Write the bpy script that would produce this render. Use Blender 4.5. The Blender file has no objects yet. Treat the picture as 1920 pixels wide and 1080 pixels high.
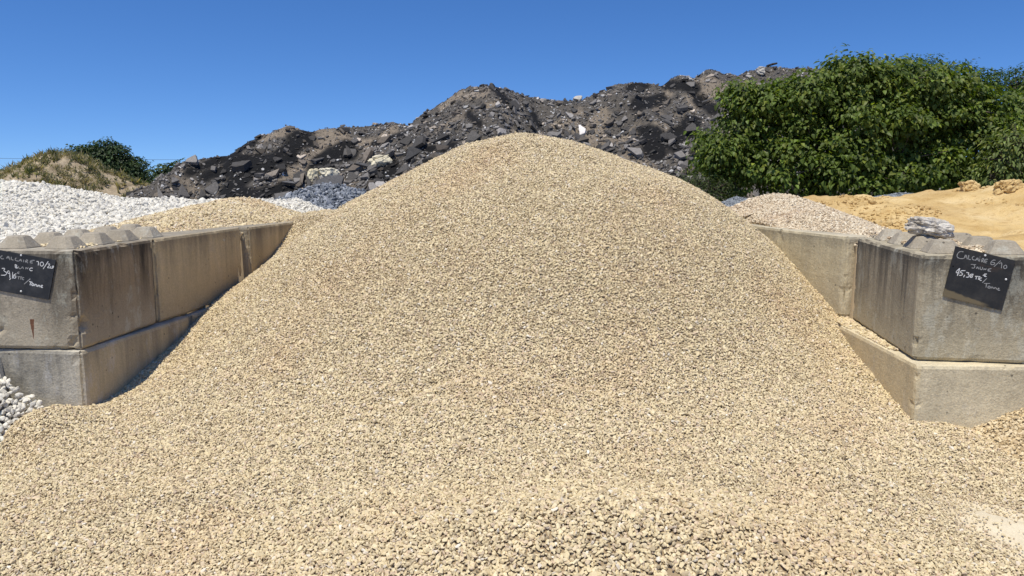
import bpy, math
import numpy as np
from mathutils import Matrix, Vector

SC = bpy.context.scene
COL = SC.collection
rng = np.random.default_rng(7)

# ------------------------------------------------------------------ camera, light, exposure
PITCH = math.radians(8.05)
EYE = 2.15
F = 1450.0
cam_data = bpy.data.cameras.new('camera')
cam = bpy.data.objects.new('camera', cam_data)
COL.objects.link(cam)
cam.location = (0, 0, EYE)
cam.rotation_euler = (math.pi / 2 - PITCH, 0, 0)
cam_data.sensor_width = 36
cam_data.lens = F / 1920 * 36
cam_data.clip_start = 0.05
cam_data.clip_end = 3000
SC.camera = cam

SUN_DIR = Vector((-0.21, -0.36, 1.0)).normalized()      # towards the sun
world = bpy.data.worlds.new('World')
SC.world = world
world.use_nodes = True
wn, wl = world.node_tree.nodes, world.node_tree.links
wn.clear()
sky = wn.new('ShaderNodeTexSky')
sky.sky_type = 'NISHITA'
sky.sun_disc = False
sky.sun_elevation = math.asin(SUN_DIR.z)
sky.sun_rotation = math.atan2(SUN_DIR.x, SUN_DIR.y) % (2 * math.pi)
sky.altitude = 200
sky.air_density = 1.0
sky.dust_density = 0.15
sky.ozone_density = 1.6
hs = wn.new('ShaderNodeHueSaturation')
hs.inputs['Saturation'].default_value = 1.12
hs.inputs['Value'].default_value = 1.0
bg = wn.new('ShaderNodeBackground')
bg.inputs['Strength'].default_value = 0.115
wo = wn.new('ShaderNodeOutputWorld')
# a dry clear sky: the deep blue reaches nearly down to the horizon
wg = wn.new('ShaderNodeTexCoord'); ws = wn.new('ShaderNodeSeparateXYZ'); wc = wn.new('ShaderNodeCombineXYZ')
wm = wn.new('ShaderNodeMath'); wm.operation = 'MULTIPLY_ADD'; wm.inputs[1].default_value = 1.45; wm.inputs[2].default_value = 0.09
wx = wn.new('ShaderNodeMath'); wx.operation = 'MAXIMUM'; wx.inputs[1].default_value = 0.0
wl.new(wg.outputs['Generated'], ws.inputs[0]); wl.new(ws.outputs[0], wc.inputs[0]); wl.new(ws.outputs[1], wc.inputs[1])
wl.new(ws.outputs[2], wx.inputs[0]); wl.new(wx.outputs[0], wm.inputs[0]); wl.new(wm.outputs[0], wc.inputs[2]); wl.new(wc.outputs[0], sky.inputs['Vector'])
wt = wn.new('ShaderNodeMix'); wt.data_type = 'RGBA'; wt.blend_type = 'MULTIPLY'; wt.inputs['Factor'].default_value = 1.0
wt.inputs[7].default_value = (0.81, 0.98, 1.30, 1)
wl.new(sky.outputs[0], wt.inputs[6]); wl.new(wt.outputs[2], hs.inputs['Color'])
wl.new(hs.outputs[0], bg.inputs['Color'])
wl.new(bg.outputs[0], wo.inputs['Surface'])

sun_data = bpy.data.lights.new('sun', 'SUN')
sun_data.energy = 4.8
sun_data.angle = math.radians(0.53)
sun_data.color = (1.0, 0.945, 0.84)
sun = bpy.data.objects.new('sun', sun_data)
COL.objects.link(sun)
sun.location = (-10, -20, 40)
sun.rotation_euler = (-SUN_DIR).to_track_quat('-Z', 'Y').to_euler()

SC.view_settings.view_transform = 'Standard'
SC.view_settings.look = 'None'
SC.view_settings.exposure = 0.0
SC.view_settings.gamma = 1.0
SC.view_settings.use_curve_mapping = False
SC.render.engine = 'CYCLES'
SC.cycles.max_bounces = 6
SC.cycles.diffuse_bounces = 4

# ------------------------------------------------------------------ helpers
def at(px, py, Y=None, z=None):
    """the place in the world that a pixel of the 1920 px photograph looks at, on the plane y=Y or z=z"""
    u = (px - 960) / F; v = (540 - py) / F
    d = (u, math.cos(PITCH) + v * math.sin(PITCH), -math.sin(PITCH) + v * math.cos(PITCH))
    t = Y / d[1] if Y is not None else (z - EYE) / d[2]
    return Vector((d[0] * t, d[1] * t, EYE + d[2] * t))

def hit(px, py, h, y0, y1, n=900):
    """first point of a heightfield seen at a pixel"""
    for k in range(n):
        Y = y0 + (y1 - y0) * k / n
        p = at(px, py, Y=Y)
        if h(np.array([p.x]), np.array([p.y]))[0] >= p.z:
            return p
    return at(px, py, Y=y1)

def tag(o, label=None, cat=None, group=None, kind=None):
    if label: o['label'] = label
    if cat: o['category'] = cat
    if group: o['group'] = group
    if kind: o['kind'] = kind
    return o

def empty(name, loc):
    o = bpy.data.objects.new(name, None)
    o.empty_display_size = 0.3
    COL.objects.link(o)
    o.location = loc
    return o

def link(name, me, mat=None, parent=None, loc=None, rot=None):
    if mat is not None and len(me.materials) == 0: me.materials.append(mat)
    o = bpy.data.objects.new(name, me)
    COL.objects.link(o)
    if parent is not None: o.parent = parent
    if loc is not None: o.location = loc
    if rot is not None: o.rotation_euler = rot
    return o

def mesh_np(name, verts, tris, col=None, smooth=False, quads=False):
    """fast mesh from arrays"""
    me = bpy.data.meshes.new(name)
    verts = np.asarray(verts, np.float32); tris = np.asarray(tris, np.int32)
    k = tris.shape[1]
    me.vertices.add(len(verts)); me.vertices.foreach_set('co', verts.ravel())
    me.loops.add(tris.size); me.loops.foreach_set('vertex_index', tris.ravel())
    me.polygons.add(len(tris))
    me.polygons.foreach_set('loop_start', np.arange(0, tris.size, k, dtype=np.int32))
    if smooth: me.polygons.foreach_set('use_smooth', np.ones(len(tris), bool))
    else: me.polygons.foreach_set('use_smooth', np.zeros(len(tris), bool))
    if col is not None:
        a = me.attributes.new('col', 'FLOAT_COLOR', 'POINT')
        c4 = np.ones((len(verts), 4), np.float32); c4[:, :3] = col
        a.data.foreach_set('color', c4.ravel())
    me.update(calc_edges=True)
    return me

# ---- lattice noise
def _hash(ix, iy, seed):
    with np.errstate(over='ignore'):
        h = (ix.astype(np.int64) * 374761393 + iy.astype(np.int64) * 668265263 + seed * 974634777) & 0xffffffff
        h = ((h ^ (h >> 13)) * 1274126177) & 0xffffffff
        h = h ^ (h >> 16)
    return (h & 0xffffff) / float(0xffffff)

def vnoise(x, y, seed=0):
    x = np.asarray(x, float); y = np.asarray(y, float)
    ix = np.floor(x); iy = np.floor(y); fx = x - ix; fy = y - iy
    fx = fx * fx * (3 - 2 * fx); fy = fy * fy * (3 - 2 * fy)
    a = _hash(ix, iy, seed); b = _hash(ix + 1, iy, seed); c = _hash(ix, iy + 1, seed); d = _hash(ix + 1, iy + 1, seed)
    return (a * (1 - fx) + b * fx) * (1 - fy) + (c * (1 - fx) + d * fx) * fy * 1.0

def fbm(x, y, seed=0, octv=4):
    s = 0; a = 0.5; t = 0
    for k in range(octv):
        s = s + a * (vnoise(x * 2 ** k + 13.7 * k, y * 2 ** k - 7.1 * k, seed + k) - 0.5); t += a; a *= 0.5
    return s / t          # about -0.5 .. 0.5

def smax(k, *hs):
    m = np.maximum.reduce(hs)
    return m + np.log(sum(np.exp(np.clip((h - m) * k, -60, 0)) for h in hs)) / k

def sstep(a, b, x):
    t = np.clip((x - a) / (b - a), 0, 1)
    return t * t * (3 - 2 * t)

def grid_mesh(name, x0, x1, y0, y1, step, h):
    xs = np.arange(x0, x1 + step, step); ys = np.arange(y0, y1 + step, step)
    X, Y = np.meshgrid(xs, ys)
    Z = h(X.ravel(), Y.ravel())
    V = np.stack([X.ravel(), Y.ravel(), Z], 1)
    nx, ny = len(xs), len(ys)
    i = (np.arange(ny - 1)[:, None] * nx + np.arange(nx - 1)[None, :]).ravel()
    Q = np.stack([i, i + 1, i + nx + 1, i + nx], 1)
    return mesh_np(name, V, Q, smooth=True)

def normals(h, x, y, e=0.04):
    dx = (h(x + e, y) - h(x - e, y)) / (2 * e); dy = (h(x, y + e) - h(x, y - e)) / (2 * e)
    n = np.stack([-dx, -dy, np.ones_like(dx)], 1)
    return n / np.linalg.norm(n, axis=1, keepdims=True)

def frames(n, tilt, r):
    """rotation matrices whose z axis is n tilted at random by about tilt radians, spun at random"""
    N = len(n)
    n = n + r.normal(0, tilt, (N, 3)); n /= np.linalg.norm(n, axis=1, keepdims=True)
    t = r.normal(0, 1, (N, 3)); x = np.cross(t, n); x /= np.linalg.norm(x, axis=1, keepdims=True)
    y = np.cross(n, x)
    return np.stack([x, y, n], 2)

def to_euler(R):
    sy = -R[:, 2, 0]
    b = np.arcsin(np.clip(sy, -1, 1))
    a = np.arctan2(R[:, 2, 1], R[:, 2, 2]); c = np.arctan2(R[:, 1, 0], R[:, 0, 0])
    return np.stack([a, b, c], 1)

def hull_mesh(name, pts, col=(1, 1, 1)):
    import bmesh
    bm = bmesh.new()
    for p in pts: bm.verts.new(p)
    r = bmesh.ops.convex_hull(bm, input=bm.verts)
    bmesh.ops.delete(bm, geom=[v for v in bm.verts if not v.link_faces], context='VERTS')
    bmesh.ops.triangulate(bm, faces=bm.faces)
    bmesh.ops.recalc_face_normals(bm, faces=bm.faces)
    me = bpy.data.meshes.new(name); bm.to_mesh(me); bm.free()
    a = me.attributes.new('col', 'FLOAT_COLOR', 'POINT')
    a.data.foreach_set('color', np.tile(np.array([*col, 1], np.float32), len(me.vertices)))
    return me

def arrays(me):
    v = np.empty(len(me.vertices) * 3, np.float32); me.vertices.foreach_get('co', v)
    t = np.empty(len(me.loops), np.int32); me.loops.foreach_get('vertex_index', t)
    return v.reshape(-1, 3), t.reshape(-1, 3)

def batch(name, temps, pick, R, S, T, col):
    """many small pieces joined into one mesh. temps: list of (V, tris)"""
    VV, TT, CC = [], [], []; off = 0
    for k, (v, t) in enumerate(temps):
        m = np.nonzero(pick == k)[0]
        if len(m) == 0: continue
        P = np.einsum('nij,nvj->nvi', R[m], v[None] * S[m][:, None, :]) + T[m][:, None, :]
        VV.append(P.reshape(-1, 3))
        TT.append((t[None] + (np.arange(len(m)) * len(v))[:, None, None] + off).reshape(-1, 3))
        CC.append(np.repeat(col[m], len(v), axis=0)); off += len(m) * len(v)
    return mesh_np(name, np.concatenate(VV), np.concatenate(TT), np.concatenate(CC))

# ------------------------------------------------------------------ materials
def mat_new(name):
    m = bpy.data.materials.new(name); m.use_nodes = True
    nt = m.node_tree; nt.nodes.clear()
    out = nt.nodes.new('ShaderNodeOutputMaterial')
    b = nt.nodes.new('ShaderNodeBsdfPrincipled')
    nt.links.new(b.outputs[0], out.inputs['Surface'])
    b.inputs['Roughness'].default_value = 0.9
    b.inputs['Specular IOR Level'].default_value = 0.25
    return m, nt, b

class N:
    """small node-writing helper"""
    def __init__(s, nt): s.nt = nt
    def put(s, sock, v):
        if hasattr(v, 'is_linked') or hasattr(v, 'links'): s.nt.links.new(v, sock)
        else: sock.default_value = v
    def coord(s, out='Object'):
        return s.nt.nodes.new('ShaderNodeTexCoord').outputs[out]
    def pos(s): return s.nt.nodes.new('ShaderNodeNewGeometry').outputs['Position']
    def noise(s, vec, scale, detail=4, rough=0.55, dist=0.0, out='Fac'):
        n = s.nt.nodes.new('ShaderNodeTexNoise'); s.nt.links.new(vec, n.inputs['Vector'])
        n.inputs['Scale'].default_value = scale; n.inputs['Detail'].default_value = detail
        n.inputs['Roughness'].default_value = rough; n.inputs['Distortion'].default_value = dist
        return n.outputs[out]
    def vor(s, vec, scale, feature='F1', out='Distance'):
        n = s.nt.nodes.new('ShaderNodeTexVoronoi'); n.feature = feature
        s.nt.links.new(vec, n.inputs['Vector']); n.inputs['Scale'].default_value = scale
        return n.outputs[out]
    def map(s, vec, scale=(1, 1, 1), loc=(0, 0, 0), rot=(0, 0, 0)):
        n = s.nt.nodes.new('ShaderNodeMapping'); s.nt.links.new(vec, n.inputs['Vector'])
        n.inputs['Scale'].default_value = scale; s.put(n.inputs['Location'], loc); n.inputs['Rotation'].default_value = rot
        return n.outputs[0]
    def ramp(s, fac, stops, interp='LINEAR'):
        n = s.nt.nodes.new('ShaderNodeValToRGB'); s.nt.links.new(fac, n.inputs['Fac'])
        cr = n.color_ramp; cr.interpolation = interp
        while len(cr.elements) > 1: cr.elements.remove(cr.elements[-1])
        cr.elements[0].position = stops[0][0]; cr.elements[0].color = c4(stops[0][1])
        for p, c in stops[1:]:
            e = cr.elements.new(p); e.color = c4(c)
        return n.outputs['Color']
    def mix(s, fac, a, b, mode='MIX'):
        n = s.nt.nodes.new('ShaderNodeMix'); n.data_type = 'RGBA'; n.blend_type = mode
        s.put(n.inputs['Factor'], fac)
        s.put(n.inputs[6], a if not isinstance(a, tuple) else c4(a)); s.put(n.inputs[7], b if not isinstance(b, tuple) else c4(b))
        return n.outputs[2]
    def math(s, op, a, b=0.0, clamp=False):
        n = s.nt.nodes.new('ShaderNodeMath'); n.operation = op; n.use_clamp = clamp
        s.put(n.inputs[0], a); s.put(n.inputs[1], b)
        return n.outputs[0]
    def sep(s, vec):
        n = s.nt.nodes.new('ShaderNodeSeparateXYZ'); s.nt.links.new(vec, n.inputs[0]); return n.outputs
    def comb(s, x, y, z):
        n = s.nt.nodes.new('ShaderNodeCombineXYZ'); s.put(n.inputs[0], x); s.put(n.inputs[1], y); s.put(n.inputs[2], z); return n.outputs[0]
    def bump(s, h, dist=0.01, strength=0.5, prev=None):
        n = s.nt.nodes.new('ShaderNodeBump'); s.nt.links.new(h, n.inputs['Height'])
        n.inputs['Distance'].default_value = dist; n.inputs['Strength'].default_value = strength
        if prev is not None: s.nt.links.new(prev, n.inputs['Normal'])
        return n.outputs[0]
    def info(s, out): return s.nt.nodes.new('ShaderNodeObjectInfo').outputs[out]
    def attr(s, name):
        n = s.nt.nodes.new('ShaderNodeAttribute'); n.attribute_name = name; return n.outputs['Color']

def c4(c):
    if isinstance(c, (int, float)): return (c, c, c, 1)
    return (*c, 1) if len(c) == 3 else c

def stone_mat(name, stops, patch=None, patch_scale=0.9, grain=60, patch_amt=0.5):
    m, nt, b = mat_new(name); n = N(nt)
    c = n.ramp(n.info('Random'), stops)
    P = n.pos()
    if patch is not None:
        f = n.ramp(n.noise(P, patch_scale, 3, 0.6), [(0.50, 0.0), (0.72, 1.0)])
        c = n.mix(n.math('MULTIPLY', f, patch_amt), c, n.mix(1.0, c, patch, 'MULTIPLY'))
    g = n.noise(P, grain, 4, 0.7)
    c = n.mix(0.5, c, n.mix(1.0, c, n.ramp(g, [(0.3, 0.72), (0.7, 1.2)]), 'MULTIPLY'))
    nt.links.new(c, b.inputs['Base Color'])
    nt.links.new(n.bump(n.noise(P, grain * 3, 3), 0.002, 0.5), b.inputs['Normal'])
    return m

def soil_mat(name, stops, scale=6, bump=0.02, fine=60, bstr=0.7):
    m, nt, b = mat_new(name); n = N(nt); P = n.pos()
    f = n.noise(P, scale, 8, 0.65)
    c = n.ramp(f, stops)
    c = n.mix(0.6, c, n.mix(1.0, c, n.ramp(n.noise(P, fine, 4, 0.7), [(0.3, 0.65), (0.7, 1.25)]), 'MULTIPLY'))
    nt.links.new(c, b.inputs['Base Color'])
    bb = n.bump(n.noise(P, scale * 1.5, 8, 0.7), bump, bstr)
    bb = n.bump(n.noise(P, fine, 4, 0.7), bump * 0.3, bstr, bb)
    nt.links.new(bb, b.inputs['Normal'])
    return m

M = {}
M['yellow'] = stone_mat('yellow_limestone', [(0.0, (0.38, 0.30, 0.18)), (0.08, (0.52, 0.42, 0.26)), (0.25, (0.605, 0.49, 0.29)), (0.5, (0.665, 0.545, 0.32)), (0.75, (0.73, 0.615, 0.385)), (0.88, (0.64, 0.50, 0.33)), (0.94, (0.50, 0.38, 0.25)), (0.98, (0.78, 0.71, 0.56)), (1.0, (0.48, 0.39, 0.28))], (0.95, 0.85, 0.80))
M['yellow_fine'] = stone_mat('fine_yellow_limestone', [(0.0, (0.42, 0.32, 0.21)), (0.3, (0.58, 0.465, 0.31)), (0.6, (0.66, 0.55, 0.38)), (0.9, (0.76, 0.67, 0.50)), (1.0, (0.4, 0.33, 0.25))], (0.95, 0.85, 0.82))
M['ochre'] = stone_mat('ochre_gravel', [(0.0, (0.40, 0.29, 0.15)), (0.4, (0.60, 0.47, 0.27)), (0.8, (0.70, 0.58, 0.37)), (1.0, (0.44, 0.33, 0.19))], (0.85, 0.72, 0.55))
M['white'] = stone_mat('white_limestone', [(0.0, (0.42, 0.39, 0.33)), (0.15, (0.58, 0.55, 0.475)), (0.5, (0.69, 0.645, 0.53)), (1.0, (0.77, 0.725, 0.61))], (0.86, 0.84, 0.82))
M['blue'] = stone_mat('blue_grey_stone', [(0.0, (0.09, 0.10, 0.11)), (0.4, (0.18, 0.195, 0.21)), (0.8, (0.28, 0.295, 0.31)), (1.0, (0.4, 0.41, 0.42))], (0.7, 0.7, 0.72))
M['base'], nt, b = mat_new('gravel_fines_gap_shade'); n = N(nt); P = n.pos()
c = n.mix(n.attr('dry'), (0.33, 0.25, 0.15), n.ramp(n.noise(P, 9, 6, 0.7), [(0.3, (0.62, 0.52, 0.345)), (0.7, (0.76, 0.655, 0.455))]))  # dark brown paints shade into the stone gaps; pale dust where bare
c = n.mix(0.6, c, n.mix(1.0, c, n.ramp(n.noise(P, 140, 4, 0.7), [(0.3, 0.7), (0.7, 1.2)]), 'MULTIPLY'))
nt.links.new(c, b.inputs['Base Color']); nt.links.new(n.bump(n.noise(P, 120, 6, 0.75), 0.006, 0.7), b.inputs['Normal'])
M['white_base'] = soil_mat('white_fines_gap_shade', [(0.3, (0.2, 0.195, 0.18)), (0.7, (0.3, 0.29, 0.27))], 8, 0.02, 60)  # darkened so the colour carries the shade between the white stones
M['grey_fines'] = soil_mat('grey_fines', [(0.3, (0.17, 0.185, 0.19)), (0.7, (0.27, 0.285, 0.29))], 6, 0.02, 50)
M['ground'] = soil_mat('dusty_ground', [(0.3, (0.36, 0.30, 0.21)), (0.7, (0.5, 0.43, 0.32))], 0.8, 0.02, 40)

# concrete
def concrete(name, base, dust, streak=0.6, streak_col=(0.07, 0.062, 0.05), inner=(0.34, 0.27, 0.165), inner_amt=0.6, rust=None, top_dark=0.6, light_bits=0.3, mottle=0.55):
    m, nt, b = mat_new(name); n = N(nt)
    P = n.coord('Object'); x, y, z = n.sep(P)
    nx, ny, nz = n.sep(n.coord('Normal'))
    off = n.math('MULTIPLY', n.info('Random'), 37.0)
    Q = n.map(P, (1, 1, 1), n.comb(off, off, off))
    c = n.mix(n.ramp(n.noise(n.map(Q, (1, 1, 0.45)), 3.0, 7, 0.68), [(0.38, 0.0), (0.62, 1.0)]), tuple(v * 1.12 for v in base), tuple(v * mottle for v in base))
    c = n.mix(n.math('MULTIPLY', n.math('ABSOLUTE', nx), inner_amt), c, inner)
    # dust that settled on the lower part
    dz = n.ramp(n.math('ADD', z, n.math('MULTIPLY', n.noise(Q, 3.0, 4), 0.35)), [(0.28, 1.0), (0.62, 0.0)])
    c = n.mix(n.math('MULTIPLY', dz, 0.6), c, dust)
    # run-down streaks from the top rim
    S = n.map(Q, (4.5, 4.5, 0.45))
    st = n.ramp(n.noise(S, 1.1, 8, 0.72, 0.5), [(0.40, 0.0), (0.60, 1.0)])
    hm = n.ramp(n.math('ADD', z, n.math('MULTIPLY', n.noise(n.map(Q, (4, 4, 0.6)), 1.5, 3), 0.5)), [(0.35, 0.0), (1.05, 1.0)])
    side = n.math('SUBTRACT', 1.0, n.math('ABSOLUTE', nz))
    c = n.mix(n.math('MULTIPLY', n.math('MULTIPLY', st, hm), n.math('MULTIPLY', side, streak)), c, streak_col)
    rim = n.ramp(n.math('ADD', z, n.math('MULTIPLY', n.noise(n.map(Q, (9, 9, 1)), 1.5, 4), 0.16)), [(0.74, 0.0), (0.86, 1.0)])
    c = n.mix(n.math('MULTIPLY', rim, n.math('MULTIPLY', side, top_dark)), c, tuple(v * 1.2 for v in streak_col))
    # mottled top, pale scuffs and pits
    c = n.mix(n.math('MULTIPLY', n.ramp(n.noise(n.map(Q, (1, 1, 0.5)), 5, 8, 0.75), [(0.54, 0.0), (0.62, 1.0)]), light_bits), c, tuple(min(0.62, v * 1.9) for v in base))
    pit = n.ramp(n.vor(Q, 13), [(0.0, 1.0), (0.10, 1.0), (0.14, 0.0)])
    pit = n.math('MULTIPLY', pit, n.ramp(n.noise(Q, 4, 2), [(0.52, 0.0), (0.6, 1.0)]))
    c = n.mix(n.math('MULTIPLY', pit, 0.7), c, (0.05, 0.045, 0.035))
    g = n.noise(Q, 70, 5, 0.75)
    c = n.mix(0.5, c, n.mix(1.0, c, n.ramp(g, [(0.3, 0.6), (0.7, 1.35)]), 'MULTIPLY'))
    if rust:
        rx, rz, ln = rust
        t = n.math('DIVIDE', n.math('SUBTRACT', rz, z), ln)            # 0 at the top, 1 at the bottom
        wv = n.math('MULTIPLY', n.math('SUBTRACT', 1.0, t), 0.02)
        inx = n.math('LESS_THAN', n.math('ABSOLUTE', n.math('SUBTRACT', x, n.math('ADD', rx, n.math('MULTIPLY', n.math('SUBTRACT', n.noise(Q, 14, 2), 0.5), 0.02)))), wv)
        ok = n.math('MULTIPLY', inx, n.math('MULTIPLY', n.math('GREATER_THAN', t, 0.0), n.math('LESS_THAN', ny, -0.5)))
        c = n.mix(n.math('MULTIPLY', ok, 0.9), c, (0.13, 0.045, 0.018))
    nt.links.new(c, b.inputs['Base Color'])
    bb = n.bump(n.noise(Q, 7, 8, 0.75), 0.025, 0.8)
    bb = n.bump(pit, 0.01, -0.9, bb)
    bb = n.bump(g, 0.003, 0.6, bb)
    nt.links.new(bb, b.inputs['Normal'])
    b.inputs['Roughness'].default_value = 0.88
    return m

M['c_left'] = concrete('weathered_concrete', (0.40, 0.35, 0.265), (0.41, 0.355, 0.255), 1.0, (0.045, 0.038, 0.028), rust=(-0.40, 0.245, 0.17), inner=(0.36, 0.265, 0.15), inner_amt=0.85)
M['c_left2'] = concrete('dusty_brown_concrete', (0.31, 0.27, 0.20), (0.36, 0.29, 0.18), 0.55, inner=(0.64, 0.495, 0.275), inner_amt=0.9, top_dark=0.35, light_bits=0.12, mottle=0.75)
M['c_low'] = concrete('low_grey_concrete', (0.48, 0.44, 0.35), (0.47, 0.405, 0.275), 0.5, (0.11, 0.105, 0.095), inner=(0.60, 0.48, 0.28), inner_amt=0.9, top_dark=0.15, light_bits=0.25)
M['c_right'] = concrete('mottled_grey_concrete', (0.45, 0.39, 0.27), (0.46, 0.395, 0.26), 1.0, (0.055, 0.05, 0.042), inner=(0.36, 0.30, 0.20), inner_amt=0.6, light_bits=0.28, top_dark=0.85)
M['c_right2'] = concrete('beige_concrete', (0.47, 0.41, 0.29), (0.45, 0.39, 0.27), 0.3, (0.12, 0.11, 0.09), inner=(0.64, 0.54, 0.33), inner_amt=0.8, top_dark=0.4, light_bits=0.12, mottle=0.8)
M['c_right_low'] = concrete('pale_beige_concrete', (0.66, 0.565, 0.375), (0.60, 0.50, 0.31), 0.25, (0.2, 0.18, 0.14), inner=(0.60, 0.475, 0.27), inner_amt=0.8, top_dark=0.0, light_bits=0.12, mottle=0.85)

# ------------------------------------------------------------------ ground
R0 = 900.0
gv = [(0, 0, 0)]; gt = []
for k in range(48):
    a = 2 * math.pi * k / 48; gv.append((R0 * math.cos(a), R0 * math.sin(a), 0))
for k in range(48): gt.append((0, 1 + k, 1 + (k + 1) % 48))
tag(link('ground', mesh_np('ground', gv, gt), M['ground']), kind='structure')

# ------------------------------------------------------------------ stones by geometry nodes
def stone_tree(name, mat, flat=(1, 0.8, 0.55), kinds=6, jitter=0.17, sub=1):
    ng = bpy.data.node_groups.new(name, 'GeometryNodeTree')
    ng.interface.new_socket('Geometry', in_out='INPUT', socket_type='NodeSocketGeometry')
    ng.interface.new_socket('Geometry', in_out='OUTPUT', socket_type='NodeSocketGeometry')
    nd, lk = ng.nodes, ng.links
    gi = nd.new('NodeGroupInput'); go = nd.new('NodeGroupOutput')
    join = nd.new('GeometryNodeJoinGeometry')
    for k in range(kinds):
        ico = nd.new('GeometryNodeMeshIcoSphere'); ico.inputs['Radius'].default_value = 0.5; ico.inputs['Subdivisions'].default_value = sub
        sp = nd.new('GeometryNodeSetPosition')
        rv = nd.new('FunctionNodeRandomValue'); rv.data_type = 'FLOAT_VECTOR'
        rv.inputs[0].default_value = (-jitter,) * 3; rv.inputs[1].default_value = (jitter,) * 3
        rv.inputs['Seed'].default_value = 11 * k + 3
        tr = nd.new('GeometryNodeTransform'); tr.inputs['Scale'].default_value = flat
        ch = nd.new('GeometryNodeConvexHull')
        sm = nd.new('GeometryNodeSetMaterial'); sm.inputs['Material'].default_value = mat
        gi2 = nd.new('GeometryNodeGeometryToInstance')
        lk.new(ico.outputs['Mesh'], sp.inputs['Geometry']); lk.new(rv.outputs[0], sp.inputs['Offset'])
        lk.new(sp.outputs[0], tr.inputs[0]); lk.new(tr.outputs[0], ch.inputs[0]); lk.new(ch.outputs[0], sm.inputs[0])
        lk.new(sm.outputs[0], gi2.inputs[0]); lk.new(gi2.outputs[0], join.inputs[0])
    iop = nd.new('GeometryNodeInstanceOnPoints')
    iop.inputs['Pick Instance'].default_value = True
    lk.new(gi.outputs[0], iop.inputs['Points']); lk.new(join.outputs[0], iop.inputs['Instance'])
    ar = nd.new('GeometryNodeInputNamedAttribute'); ar.data_type = 'FLOAT_VECTOR'; ar.inputs['Name'].default_value = 'rot'
    as_ = nd.new('GeometryNodeInputNamedAttribute'); as_.data_type = 'FLOAT_VECTOR'; as_.inputs['Name'].default_value = 'scl'
    av = nd.new('GeometryNodeInputNamedAttribute'); av.data_type = 'INT'; av.inputs['Name'].default_value = 'pick'
    e2r = nd.new('FunctionNodeEulerToRotation')
    lk.new(ar.outputs[0], e2r.inputs[0]); lk.new(e2r.outputs[0], iop.inputs['Rotation'])
    lk.new(as_.outputs[0], iop.inputs['Scale']); lk.new(av.outputs[0], iop.inputs['Instance Index'])
    lk.new(iop.outputs[0], go.inputs[0])
    return ng

def scatter_pts(h, x0, x1, y0, y1, dens, size, seed, mask=None, lift=0.15, tilt=0.45):
    """stones on a heightfield: dens per m2 (number or function), size function -> arrays"""
    r = np.random.default_rng(seed)
    dmax = dens if not callable(dens) else dens(None, None)
    sp = 1 / math.sqrt(dmax)
    gx, gy = np.meshgrid(np.arange(x0, x1, sp), np.arange(y0, y1, sp))
    gx[::2] += sp / 2
    x = gx.ravel() + r.uniform(-0.42, 0.42, gx.size) * sp; y = gy.ravel() + r.uniform(-0.42, 0.42, gx.size) * sp; n = len(x)
    if callable(dens):
        k = r.uniform(0, dmax, n) < dens(x, y); x, y = x[k], y[k]
    if mask is not None:
        k = mask(x, y); x, y = x[k], y[k]
    z = h(x, y); nn = normals(h, x, y)
    s = (size(x, y) if callable(size) else np.full(len(x), size)) * np.exp(r.normal(0, 0.22, len(x)))
    P = np.stack([x, y, z], 1) + nn * (s * r.uniform(0.05, lift, len(x)))[:, None]
    Rm = frames(nn, tilt, r)
    S = s[:, None] * np.stack([r.uniform(0.95, 1.35, len(x)), r.uniform(0.8, 1.1, len(x)), r.uniform(0.7, 1.1, len(x))], 1)
    return P, Rm, S, r.integers(0, 6, len(x))

def scatter_obj(name, pts, tree, parent):
    P, Rm, S, pick = pts
    me = bpy.data.meshes.new(name)
    me.vertices.add(len(P)); me.vertices.foreach_set('co', P.astype(np.float32).ravel())
    a = me.attributes.new('rot', 'FLOAT_VECTOR', 'POINT'); a.data.foreach_set('vector', to_euler(Rm).astype(np.float32).ravel())
    a = me.attributes.new('scl', 'FLOAT_VECTOR', 'POINT'); a.data.foreach_set('vector', S.astype(np.float32).ravel())
    a = me.attributes.new('pick', 'INT', 'POINT'); a.data.foreach_set('value', pick.astype(np.int32))
    o = link(name, me, None, parent)
    md = o.modifiers.new('stones', 'NODES'); md.node_group = tree
    return o

def seen_size(P, s):
    """size in photo pixels, 0 outside the frame"""
    d = P[:, 1] * math.cos(PITCH) - (P[:, 2] - EYE) * math.sin(PITCH)
    v = P[:, 1] * math.sin(PITCH) + (P[:, 2] - EYE) * math.cos(PITCH)
    px = 960 + F * P[:, 0] / d; py = 540 - F * v / d
    inside = (px > 5) & (px < 1915) & (py > 5) & (py < 1075)
    return np.where(inside, s / d * F, 0)

def pull_out(pts, n, name, temps, mat, parent, score=None):
    """the n largest pieces in view become objects of their own"""
    P, Rm, S, pick = pts
    sc = seen_size(P, S.max(1)) if score is None else score
    idx = np.argsort(-sc)[:n]
    first = None
    for i in idx:
        o = bpy.data.objects.new(name, temps[int(pick[i]) % len(temps)]); COL.objects.link(o)
        o.parent = parent
        Mx = np.eye(4); Mx[:3, :3] = Rm[i] * S[i][None, :]; Mx[:3, 3] = P[i]
        o.matrix_local = Matrix(Mx.tolist())
    keep = np.ones(len(P), bool); keep[idx] = False
    return P[keep], Rm[keep], S[keep], pick[keep]

def rock_templates(name, k, mat, n=14, flat=(1, 0.8, 0.55), seed=3):
    r = np.random.default_rng(seed); out = []
    for i in range(k):
        p = r.normal(0, 1, (n, 3)); p /= np.linalg.norm(p, axis=1, keepdims=True)
        p *= r.uniform(0.4, 0.56, (n, 1)) * np.array(flat)
        me = hull_mesh(name, p.tolist()); me.materials.append(mat); out.append(me)
    return out

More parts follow.
